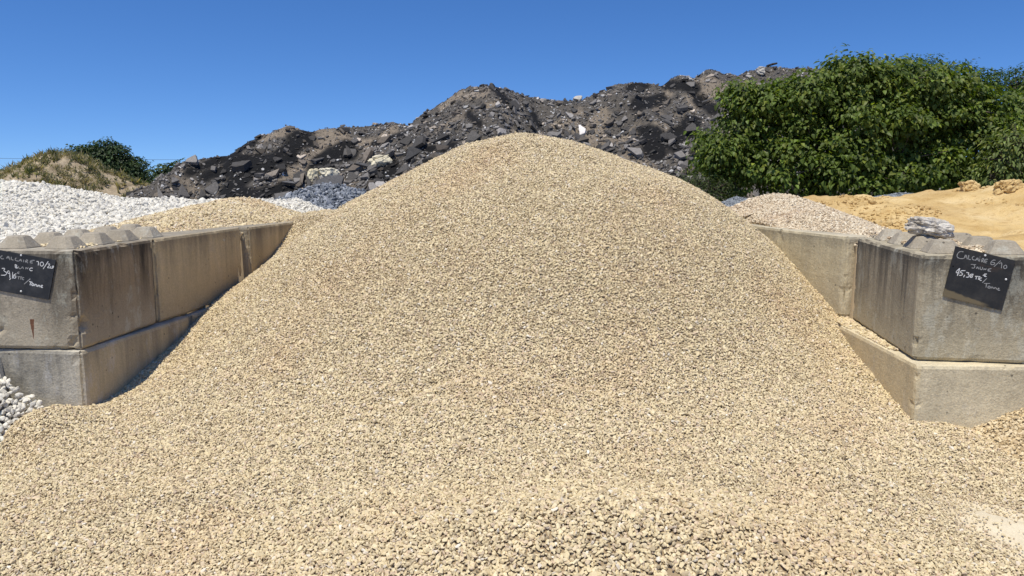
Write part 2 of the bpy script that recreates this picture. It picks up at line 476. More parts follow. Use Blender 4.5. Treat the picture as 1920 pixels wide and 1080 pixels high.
# ---- wall lines (inner face of each retaining wall)
def left_inner(y): return np.interp(y, [5.9, 7.2, 8.95, 10.34, 12], [-3.40, -3.31, -3.08, -2.81, -2.6])
def right_inner(y): return np.interp(y, [5.5, 7.45, 8.6, 10.2], [3.00, 3.27, 3.0, 2.86])

# ------------------------------------------------------------------ main pile
_RT = np.arange(0, 9, 0.02)
def _profile(r, d):
    v = np.interp(_RT, r, d); k = np.hanning(31); k /= k.sum()
    return np.convolve(np.concatenate([v[15:0:-1] * 1.0, v, np.full(15, v[-1])]), k, 'valid')[:len(_RT)]
_DL = _profile([0, .65, 1.25, 2.04, 2.6, 3.1, 3.93, 4.8, 5.6, 6.5, 9], [0, .13, .43, .82, 1.2, 1.60, 2.13, 2.45, 2.60, 2.72, 2.9])
_DR = _profile([0, .70, 1.35, 1.93, 2.4, 2.9, 3.16, 3.5, 3.95, 4.8, 5.6, 6.5, 9], [0, .12, .36, .58, .88, 1.27, 1.52, 1.83, 2.10, 2.38, 2.60, 2.72, 2.9])
def h_main(x, y):
    r = np.sqrt((x - 0.12) ** 2 * (1 + 0.0 * x) + (y - 9.3) ** 2)
    tt = sstep(-0.9, 0.9, (x - 0.12) / (r + 1e-6))
    cone = 2.68 - (np.interp(r, _RT, _DL) * (1 - tt) + np.interp(r, _RT, _DR) * tt)
    back = 1.66 - 0.2 * sstep(0.5, 2.5, x) - 0.7 * np.maximum(0, np.abs(x) - 2.9) - 0.62 * np.maximum(0, 10.25 - y) - 0.5 * np.maximum(0, y - 12)
    apron = 0.03 + 0.05 * fbm(x * 0.8, y * 0.8, 3)
    mound = 0.27 * np.exp(-(np.abs(x - 0.5) / 1.25) ** 2.4 - ((y - 3.74) / 0.52) ** 2)
    lc = 0.39 - 0.62 * np.sqrt((x + 3.52) ** 2 + (y - 5.75) ** 2 + 0.01) + 0.06
    rc = 0.27 - 0.5 * np.sqrt((x - 3.15) ** 2 + (y - 5.4) ** 2 + 0.02) + 0.06
    z = smax(9, cone, back, apron, lc, rc) + mound
    z = z + 0.06 * fbm(x * 0.8, y * 0.8, 11) + 0.035 * fbm(x * 3.1, y * 3.1, 21)
    # a low slipped lobe on the front face
    lobe = 1.1 * sstep(0.0, 0.16, 5.65 - 0.33 * np.abs(x + 0.1) ** 1.2 - y + 0.15 * fbm(x * 2, 0 * y, 5)) * sstep(3.2, 4.6, y)
    z = z + 0.06 * lobe
    z = z - 0.6 * sstep(-3.7, -4.4, x) * sstep(4.9, 5.4, y) - 0.12 * sstep(-3.2, -3.7, x) * sstep(5.7, 5.3, y)
    out = (((x < left_inner(y) - 0.08) & (y > 6.0) & (y < 10.5)) | ((x > right_inner(y) + 0.1) & (y > 5.7) & (y < 9.85)))
    return np.where(out, -0.3, z)

def m_main(x, y):
    out = (((x < left_inner(y) - 0.02) & (y > 5.88) & (y < 10.5)) | ((x > right_inner(y) + 0.03) & (y > 5.6) & (y < 9.8)))
    return (~out) & (np.abs(x) < 0.5 + 0.78 * y)

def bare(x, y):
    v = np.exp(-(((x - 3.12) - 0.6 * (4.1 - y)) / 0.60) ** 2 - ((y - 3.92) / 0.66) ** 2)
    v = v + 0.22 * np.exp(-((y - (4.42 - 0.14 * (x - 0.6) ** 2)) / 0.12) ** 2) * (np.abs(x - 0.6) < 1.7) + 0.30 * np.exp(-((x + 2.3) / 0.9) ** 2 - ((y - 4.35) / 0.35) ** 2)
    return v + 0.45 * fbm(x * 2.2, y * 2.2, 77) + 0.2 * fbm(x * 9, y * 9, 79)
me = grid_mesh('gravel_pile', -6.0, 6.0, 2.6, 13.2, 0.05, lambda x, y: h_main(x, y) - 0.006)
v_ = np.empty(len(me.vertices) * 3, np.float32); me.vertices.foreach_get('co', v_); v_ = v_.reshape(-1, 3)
dr = sstep(0.12, 0.5, bare(v_[:, 0], v_[:, 1])); a = me.attributes.new('dry', 'FLOAT', 'POINT'); a.data.foreach_set('value', dr.astype(np.float32))  # high on bare dust, low where the painted gap shade lies
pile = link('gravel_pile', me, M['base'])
tag(pile, 'tall cone of pale yellow crushed limestone filling the bay between the two concrete walls', 'gravel pile')

def dens_main(x, y):
    if x is None: return 6300
    d = np.where(y < 8.2, 6300, 5600) * np.where(y > 10.3, 0.8, 1.0)
    d = d * (1 - 0.95 * sstep(0.18, 0.72, bare(x, y)))
    near = np.exp(-((x - 0.5) / 1.3) ** 2) * sstep(4.45, 3.95, y)
    return d * (1 - 0.36 * near)

def size_main(x, y):
    near = np.exp(-((x - 0.5) / 1.5) ** 2) * sstep(4.5, 4.0, y)
    return (0.0165 + 0.0052 * near + 0.0015 * sstep(8, 5, y)) * (1 - 0.35 * sstep(0.15, 0.5, bare(x, y)))

t_yellow = stone_tree('yellow_stone_scatter', M['yellow'])
pts = scatter_pts(h_main, -6.0, 6.0, 3.0, 12.0, dens_main, size_main, 5, m_main, lift=0.55, tilt=0.6)
big = rock_templates('stone', 8, M['yellow'])
pts = pull_out(pts, 300, 'stone', big, M['yellow'], pile)
tag(scatter_obj('gravel', pts, t_yellow, pile), kind='stuff')

# spill of the same stone over the left wall
def h_lspill(x, y):
    xc = -3.95 + 0.10 * (y - 9)
    z = 1.86 - 0.085 * np.maximum(0, 10.4 - y) - 0.34 * (np.sqrt((x - xc) ** 2 + 0.05) - 0.22) - 0.35 * np.maximum(0, y - 11) + 0.05 * fbm(x * 1.6, y * 1.6, 31)
    z = z - 0.14 * sstep(7.8, 7.1, y)
    lim = left_inner(y) - 0.05
    z = np.where(y < 10.2, np.minimum(z, 1.605 + 0.75 * (lim - x)), z)
    return np.where((x > lim) & (y < 10.2), -0.3, z)
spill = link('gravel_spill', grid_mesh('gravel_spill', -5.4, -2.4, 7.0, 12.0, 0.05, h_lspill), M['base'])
tag(spill, 'low bank of yellow gravel heaped over the top of the left concrete wall', 'gravel bank')
pl = scatter_pts(h_lspill, -5.4, -2.4, 7.0, 12.0, 3600, 0.027, 15, lambda x, y: ((x < left_inner(y) - 0.05) | (y > 10.4)) & (h_lspill(x, y) > 1.3), lift=0.5)
tag(scatter_obj('gravel', pl, t_yellow, spill), kind='stuff')

# fine gravel over the right wall
def h_rspill(x, y):
    z = 1.945 - 0.135 * np.maximum(0, 10.3 - y) - 0.40 * (np.sqrt((x - 3.62) ** 2 + 0.03) - 0.17) - 0.4 * np.maximum(0, y - 10.6) + 0.10 * fbm(x * 1.6, y * 1.6, 41)
    lim = right_inner(y) + 0.03
    z = np.where(y < 9.8, np.minimum(z, 1.605 + 0.75 * (x - lim)), z)
    return np.where((x < lim) & (y < 9.8), -0.3, z)
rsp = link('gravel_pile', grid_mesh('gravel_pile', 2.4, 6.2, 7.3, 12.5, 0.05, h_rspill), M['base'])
tag(rsp, 'low pile of fine pinkish beige gravel behind and over the right concrete wall', 'gravel pile')
t_fine = stone_tree('fine_stone_scatter', M['yellow_fine'])
pr = scatter_pts(h_rspill, 2.4, 6.2, 7.3, 12.0, 4600, 0.022, 16, lambda x, y: ((x > right_inner(y) + 0.05) | (y > 10.0)) & (h_rspill(x, y) > 1.0), lift=0.5)
tag(scatter_obj('gravel', pr, t_fine, rsp), kind='stuff')

# ochre mound at the foot of the right wall
def h_ochre(x, y):
    r = np.sqrt((x - 4.65) ** 2 + (y - 6.0) ** 2 + 0.05)
    return 0.95 - 0.54 * (r - 0.2) + 0.05 * fbm(x * 2, y * 2, 51)
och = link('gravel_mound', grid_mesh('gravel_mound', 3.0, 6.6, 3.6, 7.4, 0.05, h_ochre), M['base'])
tag(och, 'ochre gravel mound at the right edge, at the foot of the right wall', 'gravel mound')
t_och = stone_tree('ochre_stone_scatter', M['ochre'])
po = scatter_pts(h_ochre, 3.0, 6.4, 3.9, 7.2, 4600, 0.022, 17, lambda x, y: (h_ochre(x, y) > h_main(x, y) - 0.02) & (h_ochre(x, y) > 0.0), lift=0.5)
tag(scatter_obj('gravel', po, t_och, och), kind='stuff')

# ------------------------------------------------------------------ white pile in the left bay
def h_white(x, y):
    zc = np.interp(x, [-14, -7.9, -7.2, -6.6, -6.0, -4.8, -3.3, -2.8], [2.0, 2.09, 2.03, 1.93, 1.82, 1.80, 1.81, 1.62])
    z = zc - 0.10 * np.maximum(0, 12 - y) - 0.6 * (np.sqrt(np.maximum(0, y - 12) ** 2 + 0.09) - 0.3)
    dx = np.maximum(0, x + 5.10); dy = np.maximum(0, 6.6 - y)
    fr = 1.62 - 0.95 * (np.sqrt(dx * dx + dy * dy + 0.04) - 0.2)
    z = np.where(y < 8.2, np.minimum(z, np.maximum(fr, 1.75 - 1.6 * np.maximum(0, 7.1 - y))), z)
    z = z + 0.06 * fbm(x * 1.2, y * 1.2, 61)
    return z
def m_white(x, y):
    wall = (x > left_inner(y) - 0.80) & (x < 9) & (y > 5.95) & (y < 10.9)
    return (~wall) & (h_white(x, y) > -0.02) & (x < left_inner(np.clip(y, 5.9, 12)) + np.where(y > 10.9, 0.6, -0.05)) & (x > -0.2 - 0.80 * y)
wp = link('white_gravel_pile', grid_mesh('white_gravel_pile', -13.0, -2.3, 4.0, 15.0, 0.07, lambda x, y: np.where((x > left_inner(y) - 0.7) & (y < 11.0) & (y > 5.6), -0.3, h_white(x, y))), M['white_base'])
tag(wp, 'broad pile of coarse white limestone gravel behind the left concrete wall', 'gravel pile')
t_white = stone_tree('white_stone_scatter', M['white'], (1, 0.85, 0.65), sub=2, jitter=0.11)
pw = scatter_pts(h_white, -12.0, -2.3, 4.2, 13.0, 1150, 0.046, 18, m_white, lift=0.6, tilt=0.9)
wtemp = rock_templates('stone', 6, M['white'], 18, (1, 0.85, 0.65), 9)
pw = pull_out(pw, 150, 'stone', wtemp, M['white'], wp)
tag(scatter_obj('gravel', pw, t_white, wp), kind='stuff')

# ------------------------------------------------------------------ blue-grey stone pile and grey fines behind
def h_blue(x, y):
    r = np.sqrt(((x + 3.55) * 0.9) ** 2 + (y - 15.2) ** 2 + 0.12)
    return 2.0 - 0.5 * (r - 0.34) + 0.08 * fbm(x * 1.5, y * 1.5, 71)
bp = link('blue_stone_pile', grid_mesh('blue_stone_pile', -8, 1, 11.5, 19.5, 0.1, h_blue), M['grey_fines'])
tag(bp, 'small pile of coarse blue-grey crushed stone behind the left shoulder of the yellow pile', 'stone pile')
t_blue = stone_tree('blue_stone_scatter', M['blue'], (1, 0.75, 0.6))
pb = scatter_pts(h_blue, -7, 0, 12.2, 17.5, 700, 0.075, 19, lambda x, y: h_blue(x, y) > 0.9, lift=0.5, tilt=0.8)
tag(scatter_obj('gravel', pb, t_blue, bp), kind='stuff')

def h_greyf(x, y):
    zc = np.interp(x, [3.4, 4.5, 5.6, 6.8, 7.8, 9.5, 11], [1.3, 1.79, 1.55, 1.72, 1.85, 1.70, 1.5])
    return zc - 0.5 * (np.sqrt((y - 15.6) ** 2 + 0.15) - 0.38) + 0.04 * fbm(x * 2, y * 2, 81)
gp = link('grey_gravel_pile', grid_mesh('grey_gravel_pile', 2.2, 12, 12.2, 19.5, 0.1, h_greyf), M['grey_fines'])
tag(gp, 'long low heap of fine grey gravel in front of the big green bush', 'gravel pile')
M['grey_stone'] = stone_mat('grey_chippings', [(0, (0.15, 0.165, 0.17)), (0.5, (0.25, 0.27, 0.28)), (1, (0.36, 0.38, 0.38))])
t_grey = stone_tree('grey_stone_scatter', M['grey_stone'])
pg = scatter_pts(h_greyf, 3.4, 11, 13.6, 16.6, 1400, 0.03, 20, None, lift=0.4)
tag(scatter_obj('gravel', pg, t_grey, gp), kind='stuff')

# ------------------------------------------------------------------ sand pile on the right
def h_sand(x, y):
    zc = np.interp(x, [3.6, 4.6, 5.2, 5.75, 6.65, 7.5, 8.6, 12, 16], [1.5, 1.72, 1.84, 1.84, 1.91, 2.0, 1.97, 2.0, 1.6])
    z = zc - 0.062 * np.maximum(0, 13 - y) - 0.6 * (np.sqrt(np.maximum(0, y - 13) ** 2 + 0.04) - 0.2)
    z = z - 0.65 * np.maximum(0, 6.4 - y)
    z = z + 0.11 * np.exp(-((x - 7.8) / 1.6) ** 2 - ((y - 11.6) / 1.3) ** 2)
    hol = 0.20 * np.exp(-((x - 6.2) / 0.9) ** 2 - ((y - 9.7) / 0.9) ** 2)
    z = z - hol + 0.34 * fbm(x * 0.9, y * 0.7, 91) * sstep(6.5, 9, y)
    cl = np.clip(fbm(x * 3.4, y * 3.4, 95) - 0.06, 0, 1)
    z = z + 0.18 * cl + 0.03 * fbm(x * 9, y * 9, 97, 3) + 0.07 * np.clip(fbm(x * 6, y * 4, 103) - 0.02, 0, 1)
    lim = 3.78 + 0.165 * (y - 5.6)
    return np.where((x < lim + 0.03) & (y < 9.2), -0.3, z)
m_, nt, b = mat_new('ochre_sand'); n = N(nt); P = n.pos()
c = n.ramp(n.noise(P, 1.4, 6, 0.62), [(0.3, (0.48, 0.31, 0.11)), (0.5, (0.63, 0.445, 0.19)), (0.72, (0.73, 0.56, 0.29))])
c = n.mix(n.ramp(n.noise(P, 0.55, 4, 0.6), [(0.45, 0.0), (0.62, 0.7)]), c, (0.52, 0.36, 0.16))
spk = n.ramp(n.noise(n.map(P, (1.0, 1.6, 1.0)), 8, 7, 0.75), [(0.53, 0.0), (0.64, 1.0)])
c = n.mix(n.math('MULTIPLY', spk, 0.6), c, (0.36, 0.20, 0.06))
c = n.mix(0.6, c, n.mix(1.0, c, n.ramp(n.noise(P, 90, 4, 0.7), [(0.3, 0.7), (0.7, 1.2)]), 'MULTIPLY'))
nt.links.new(c, b.inputs['Base Color'])
nt.links.new(n.bump(n.noise(P, 30, 6, 0.7), 0.02, 0.7, n.bump(n.noise(P, 7, 6, 0.7), 0.05, 0.7)), b.inputs['Normal'])
M['sand'] = m_
sp = link('sand_pile', grid_mesh('sand_pile', 3.6, 15, 5.0, 16.0, 0.045, h_sand), M['sand'])
tag(sp, 'broad pile of ochre yellow sand behind the right concrete wall', 'sand pile')
# crumbs of sand as loose lumps
t_sand = stone_tree('sand_lump_scatter', M['sand'], (1, 0.9, 0.7), jitter=0.12)
def dens_sand(x, y):
    if x is None: return 260
    return 260 * sstep(0.02, 0.2, fbm(x * 1.6, y * 1.6, 99))
pc = scatter_pts(h_sand, 4.2, 12, 7.5, 13.6, dens_sand, lambda x, y: np.exp(np.random.default_rng(2).normal(-3.35, 0.4, len(x))), 21, lambda x, y: h_sand(x, y) > 1, lift=0.2)
tag(scatter_obj('sand_crumbs', pc, t_sand, sp), kind='stuff')

# ------------------------------------------------------------------ lumpy rocks
def rock(name, size, mat, seed, loc, rot=(0, 0, 0), rough=0.12, cuts=3, box=0.5):
    """an irregular boulder: a blocky ball roughened by noise"""
    import bmesh
    from mathutils import noise as mn
    bm = bmesh.new(); bmesh.ops.create_icosphere(bm, subdivisions=cuts + 1, radius=1)
    for v in bm.verts:
        d = v.co.normalized()
        q = Vector([math.copysign(abs(t) ** (1 - box * 0.5), t) for t in d])
        k = 1 + rough * 2.2 * mn.noise(d * 1.3 + Vector((seed, 0, 0))) + rough * 1.2 * mn.noise(d * 3.1 + Vector((0, seed, 0))) + rough * 0.8 * mn.noise(d * 7.5 + Vector((0, 0, seed)))
        v.co = Vector((q.x * size[0], q.y * size[1], q.z * size[2])) * k * 0.5
    me = bpy.data.meshes.new(name); bm.to_mesh(me); bm.free()
    a = me.attributes.new('col', 'FLOAT_COLOR', 'POINT'); a.data.foreach_set('color', np.ones(len(me.vertices) * 4, np.float32))
    return link(name, me, mat, None, loc, rot)

p = hit(1818, 356, h_sand, 9, 14)
tag(rock('sand_clod', (0.26, 0.22, 0.19), M['sand'], 3.1, p + Vector((0, 0, 0.05)), rough=0.2), 'left ochre clod of hardened sand on the crest of the sand pile', 'clod', 'clods on the sand pile')
p = hit(1885, 360, h_sand, 9, 14)
tag(rock('sand_clod', (0.31, 0.24, 0.20), M['sand'], 8.7, p + Vector((0, 0, 0.06)), (0, -0.35, 0.3), rough=0.3), 'right jagged ochre clod on the crest of the sand pile', 'clod', 'clods on the sand pile')

# ------------------------------------------------------------------ concrete blocks
import bmesh
from mathutils import noise as mnoise
def block_mesh(name, w, L, H, side, seed, fine=0.03, cham=(0.045, 0.016, 0.022), chip=0.03):
    """a cast block from 0..w (times side), 0..L, 0..H with chamfered, chipped edges"""
    nx, ny, nz = max(4, int(w / fine)), max(4, int(L / fine)), max(4, int(H / fine))
    verts = {}; V = []; Fc = []
    def vid(i, j, k):
        key = (i, j, k)
        if key not in verts: verts[key] = len(V); V.append((i / nx * w, j / ny * L, k / nz * H))
        return verts[key]
    for i in range(nx):
        for j in range(ny):
            Fc.append((vid(i, j, 0), vid(i, j + 1, 0), vid(i + 1, j + 1, 0), vid(i + 1, j, 0)))
            Fc.append((vid(i, j, nz), vid(i + 1, j, nz), vid(i + 1, j + 1, nz), vid(i, j + 1, nz)))
    for i in range(nx):
        for k in range(nz):
            Fc.append((vid(i, 0, k), vid(i + 1, 0, k), vid(i + 1, 0, k + 1), vid(i, 0, k + 1)))
            Fc.append((vid(i, ny, k), vid(i, ny, k + 1), vid(i + 1, ny, k + 1), vid(i + 1, ny, k)))
    for j in range(ny):
        for k in range(nz):
            Fc.append((vid(0, j, k), vid(0, j, k + 1), vid(0, j + 1, k + 1), vid(0, j + 1, k)))
            Fc.append((vid(nx, j, k), vid(nx, j + 1, k), vid(nx, j + 1, k + 1), vid(nx, j, k + 1)))
    V = np.array(V, float); dim = np.array([w, L, H])
    out = []
    cv, ct, cb = cham
    for p in V:
        d = [min(p[a], dim[a] - p[a]) for a in range(3)]
        sg = [1 if p[a] < dim[a] / 2 else -1 for a in range(3)]
        q = p.copy()
        nse = mnoise.noise(Vector((p[0] * 9 + seed, p[1] * 9, p[2] * 9))); ns2 = mnoise.noise(Vector((p[0] * 23, p[1] * 23 + seed, p[2] * 23)))
        ns3 = mnoise.noise(Vector((p[0] * 3.1, p[1] * 3.1 + seed, p[2] * 3.1)))
        def cut(a, b_, c, wob):
            cc = c * (1 + 0.12 * ns2) + max(0.0, (nse - 0.18 + ns3 * 0.5)) * wob
            if d[a] < 1e-6 and d[b_] < cc: q[a] += sg[a] * (cc - d[b_]) * 0.5; 
            if d[b_] < 1e-6 and d[a] < cc: q[b_] += sg[b_] * (cc - d[a]) * 0.5
        cut(0, 1, cv, chip * 3.0)
        cz = ct if p[2] > H / 2 else cb
        cut(0, 2, cz, chip * 1.2); cut(1, 2, cz, chip * 1.2)
        amp = 0.0015
        for a in range(3):
            if d[a] < 1e-6: q[a] += sg[a] * (0.0025 * ns3 + amp * nse)
        if d[2] > 1e-6 or p[2] > H / 2 or True: out.append(q)
    out = np.array(out)
    if side < 0: out[:, 0] *= -1; Fc = [f[::-1] for f in Fc]
    me = mesh_np(name, out, np.array(Fc)[:, ::-1] if False else np.array(Fc), smooth=False)
    return me

def stud_mesh():
    base, mid, top, hh, ch = 0.125, 0.10, 0.060, 0.098, 0.45
    def ring(s, z, c):
        k = s * c
        return [(s, k, z), (k, s, z), (-k, s, z), (-s, k, z), (-s, -k, z), (-k, -s, z), (k, -s, z), (s, -k, z)]
    V = ring(base, -0.01, 0.72) + ring(base, 0.006, 0.70) + ring(top + 0.008, hh - 0.006, 0.62) + ring(top - 0.004, hh, 0.60)
    Fq = []
    for r_ in range(3):
        for k in range(8):
            a = r_ * 8 + k; b2 = r_ * 8 + (k + 1) % 8
            Fq.append((a, b2, b2 + 8, a + 8))
    me = bpy.data.meshes.new('stud')
    me.from_pydata(V, [], Fq + [tuple(range(24, 32))]); me.update()
    return me
STUD = stud_mesh()
M['stud_l'] = concrete('stud_concrete', (0.42, 0.365, 0.27), (0.36, 0.31, 0.23), 0.3, inner_amt=0.0, top_dark=0.0, light_bits=0.3)
STUD.materials.append(M['stud_l'])

def block(corner, to, L, side, z0, mat, label, seed, studs=(), chip=0.03, w=0.8, H=0.797, cham=(0.045, 0.016, 0.022)):
    a = math.atan2(-(to[0] - corner[0]), to[1] - corner[1])
    me = block_mesh('concrete_block', w, L, H, side, seed, chip=chip, cham=cham)
    o = link('concrete_block', me, mat, None, (corner[0], corner[1], z0), (0, 0, a))
    tag(o, label, 'concrete block', 'interlocking concrete blocks of the bay walls')
    for (sx, sy) in studs:
        s = link('stud', STUD, None, o, (side * sx, sy, H), (0, 0, 0.02 * math.sin(seed + sx * 9 + sy * 5)))
    return o

LU1 = block((-3.41, 6.01), (-3.325, 7.16), 1.155, -1, 0.80, M['c_left'], 'dark streaked block with the 10/20 price board on its front, upper left wall', 1.3,
            [(sx, sy) for sx in (0.2, 0.6) for sy in (0.2, 0.58, 0.96)], chip=0.06, cham=(0.055, 0.018, 0.024))
block((-3.322, 7.17), (-3.125, 8.94), 1.775, -1, 0.80, M['c_left2'], 'long brown block in the upper left wall, second from the left price board', 2.9, [(0.2, 0.2), (0.6, 0.2), (0.6, 0.6)], chip=0.02)
block((-3.045, 8.96), (-2.80, 10.34), 1.6, -1, 0.80, M['c_left2'], 'farthest upper left block, set forward and vanishing into the yellow pile', 4.1, chip=0.015)
block((-3.41, 5.99), (-3.20, 7.62), 1.62, -1, 0.0, M['c_low'], 'grey bottom block under the left price board, white gravel at its foot', 5.7, chip=0.02)
block((-3.205, 7.63), (-3.05, 9.2), 1.6, -1, 0.0, M['c_low'], 'bottom left block behind the front one, almost buried in yellow gravel', 6.2, chip=0.02)

RU1 = block((3.005, 5.66), (3.295, 7.42), 1.72, 1, 0.80, M['c_right'], 'mottled grey block with the 6/10 price board on its front, upper right wall', 7.7,
            [(sx, sy) for sx in (0.21, 0.63) for sy in (0.2, 0.6, 1.0, 1.4)], chip=0.04, cham=(0.03, 0.018, 0.024))
block((3.235, 7.46), (2.965, 8.60), 1.16, 1, 0.80, M['c_right2'], 'beige scratched block in the upper right wall behind the price board block', 8.3, chip=0.02)
block((2.99, 8.63), (2.80, 9.9), 1.5, 1, 0.80, M['c_right2'], 'farthest upper right block, only its top corner clear of the yellow pile', 9.9, chip=0.02)
block((2.97, 5.535), (3.055, 7.15), 1.62, 1, 0.0, M['c_right_low'], 'pale beige bottom block under the right price board', 10.6, chip=0.03, w=1.1, cham=(0.02, 0.016, 0.02))
block((3.05, 7.17), (2.95, 8.8), 1.6, 1, 0.0, M['c_right_low'], 'bottom right block behind the front one, top ledge just above the gravel', 11.4, chip=0.02)

# loose stones lying on block tops and on the right ledge
def loose(pred, x0, x1, y0, y1, z, dens, size, seed, tree, label, name='loose_gravel', heap_up=0.01):
    r = np.random.default_rng(seed); nn = int((x1 - x0) * (y1 - y0) * dens)
    x = r.uniform(x0, x1, nn); y = r.uniform(y0, y1, nn); k = pred(x, y); x, y = x[k], y[k]
    s = size * np.exp(r.normal(0, 0.25, len(x)))
    P_ = np.stack([x, y, np.full(len(x), z) + s * 0.22 + heap_up * np.clip(fbm(x * 5, y * 5, 201) + 0.25, 0, 1) * r.uniform(0, 1, len(x))], 1)
    Rm = frames(np.tile([0, 0, 1.0], (len(x), 1)), 0.25, r)
    S = s[:, None] * np.ones((1, 3))
    o = scatter_obj(name, (P_, Rm, S, r.integers(0, 6, len(x))), tree, None)
    return tag(o, label, 'gravel', kind='stuff')
loose(lambda x, y: (fbm(x * 5, y * 5, 201) + 0.28 * np.exp(-((x - 3.52 - 0.16 * (y - 5.7)) / 0.13) ** 2) > -0.03) & (x > 3.13 + 0.165 * (y - 5.6)) & (x < 3.76 + 0.165 * (y - 5.6)),
      3.0, 4.2, 5.75, 7.4, 1.597, 5200, 0.024, 31, t_fine, 'fine beige gravel strewn between the studs on the right wall', heap_up=0.09)
loose(lambda x, y: (fbm(x * 5, y * 5, 211) > 0.13) & (x < -3.45) & (x > -4.12) , -4.2, -3.4, 6.1, 7.6, 1.597, 1500, 0.026, 32, t_yellow, 'yellow gravel strewn between the studs on the left wall')
loose(lambda x, y: (x < 3.0 + 0.165 * (y - 5.6)) & (x > 2.995 + 0.0526 * (y - 5.535)) & (y > 6.0) & (fbm(x * 6, y * 6, 221) > -0.05 - 0.2 * (y - 6.1)), 2.98, 3.3, 5.75, 7.5, 0.797, 3800, 0.022, 33, t_yellow, 'yellow gravel caught on the ledge of the bottom right block')

# concrete rubble on the right wall
m_, nt, b = mat_new('broken_concrete'); n = N(nt); P = n.coord('Object')
c = n.ramp(n.noise(P, 9, 8, 0.75), [(0.32, (0.24, 0.205, 0.155)), (0.46, (0.50, 0.45, 0.37)), (0.62, (0.70, 0.655, 0.56))])
c = n.mix(n.ramp(n.vor(P, 26), [(0.0, 0.6), (0.2, 0.0)]), c, (0.16, 0.15, 0.13))
nt.links.new(c, b.inputs['Base Color']); nt.links.new(n.bump(n.noise(P, 22, 8, 0.75), 0.02, 0.9), b.inputs['Normal'])
M['broken'] = m_
p = at(1742, 428, Y=6.25)
tag(rock('concrete_lump', (0.40, 0.22, 0.15), M['broken'], 5.5, (p.x, p.y, 1.757), (0.05, 0.20, 0.12), rough=0.15, cuts=4, box=0.2), 'rough lump of broken concrete lying across the studs of the right wall', 'rubble lump')

# ------------------------------------------------------------------ price boards with chalk writing
M['slate'], nt, b = mat_new('chalkboard'); n = N(nt); P = n.coord('Object')
c = n.mix(n.ramp(n.noise(P, 7, 6, 0.7), [(0.45, 0.0), (0.75, 1.0)]), (0.021, 0.023, 0.026), (0.055, 0.056, 0.058))
nt.links.new(c, b.inputs['Base Color']); b.inputs['Roughness'].default_value = 0.55
M['slate_mud'], nt, b = mat_new('muddy_chalkboard'); n = N(nt); P = n.coord('Object'); x_, y_, z_ = n.sep(P)
c = n.mix(n.ramp(n.noise(P, 7, 6, 0.7), [(0.45, 0.0), (0.75, 1.0)]), (0.021, 0.022, 0.023), (0.048, 0.046, 0.043))
edge = n.math('ADD', n.math('ADD', z_, n.math('MULTIPLY', n.noise(P, 22, 4), 0.03)), n.math('MULTIPLY', x_, 0.12))
mud = n.ramp(edge, [(0.065, 1.0), (0.072, 0.0)])
c = n.mix(n.math('MULTIPLY', mud, n.ramp(x_, [(0.26, 1.0), (0.33, 0.0)])), c, (0.15, 0.12, 0.07))
c = n.mix(n.math('MULTIPLY', n.ramp(n.noise(n.map(P, (1, 1, 4)), 5, 3), [(0.55, 0.0), (0.7, 0.5)]), n.ramp(z_, [(0.2, 0.0), (0.24, 1.0)])), c, (0.09, 0.055, 0.035))
nt.links.new(c, b.inputs['Base Color']); b.inputs['Roughness'].default_value = 0.55
M['chalk'], nt, b = mat_new('chalk'); b.inputs['Base Color'].default_value = (0.62, 0.62, 0.60, 1)
M['faint_chalk'], nt, b = mat_new('faint_chalk'); b.inputs['Base Color'].default_value = (0.30, 0.30, 0.29, 1)
M['screw'], nt, b = mat_new('screw'); b.inputs['Base Color'].default_value = (0.7, 0.7, 0.68, 1); b.inputs['Roughness'].default_value = 0.4

def ribbon(strokes, conv, w, y):
    """flat chalk strokes a hair proud of the board"""
    V, T = [], []
    for st in strokes:
        q = [Vector(conv(*s)) for s in st]
        if len(q) > 2:        # smooth the hand's curves once
            r_ = [q[0]]
            for a, b_ in zip(q[:-1], q[1:]): r_ += [a * 0.75 + b_ * 0.25, a * 0.25 + b_ * 0.75]
            q = r_ + [q[-1]]
        n0 = len(V)
        for i, p_ in enumerate(q):
            d = (q[min(i + 1, len(q) - 1)] - q[max(i - 1, 0)])
            if d.length < 1e-9: d = Vector((1, 0))
            d.normalize(); nrm = Vector((-d.y, d.x)) * w * (0.5 + 0.12 * math.sin(i * 2.3 + n0))
            V += [(p_.x + nrm.x, y, p_.y + nrm.y), (p_.x - nrm.x, y, p_.y - nrm.y)]
        for i in range(len(q) - 1):
            a = n0 + 2 * i; T += [(a, a + 2, a + 1), (a + 1, a + 2, a + 3)]
    return mesh_np('lettering', V, T)

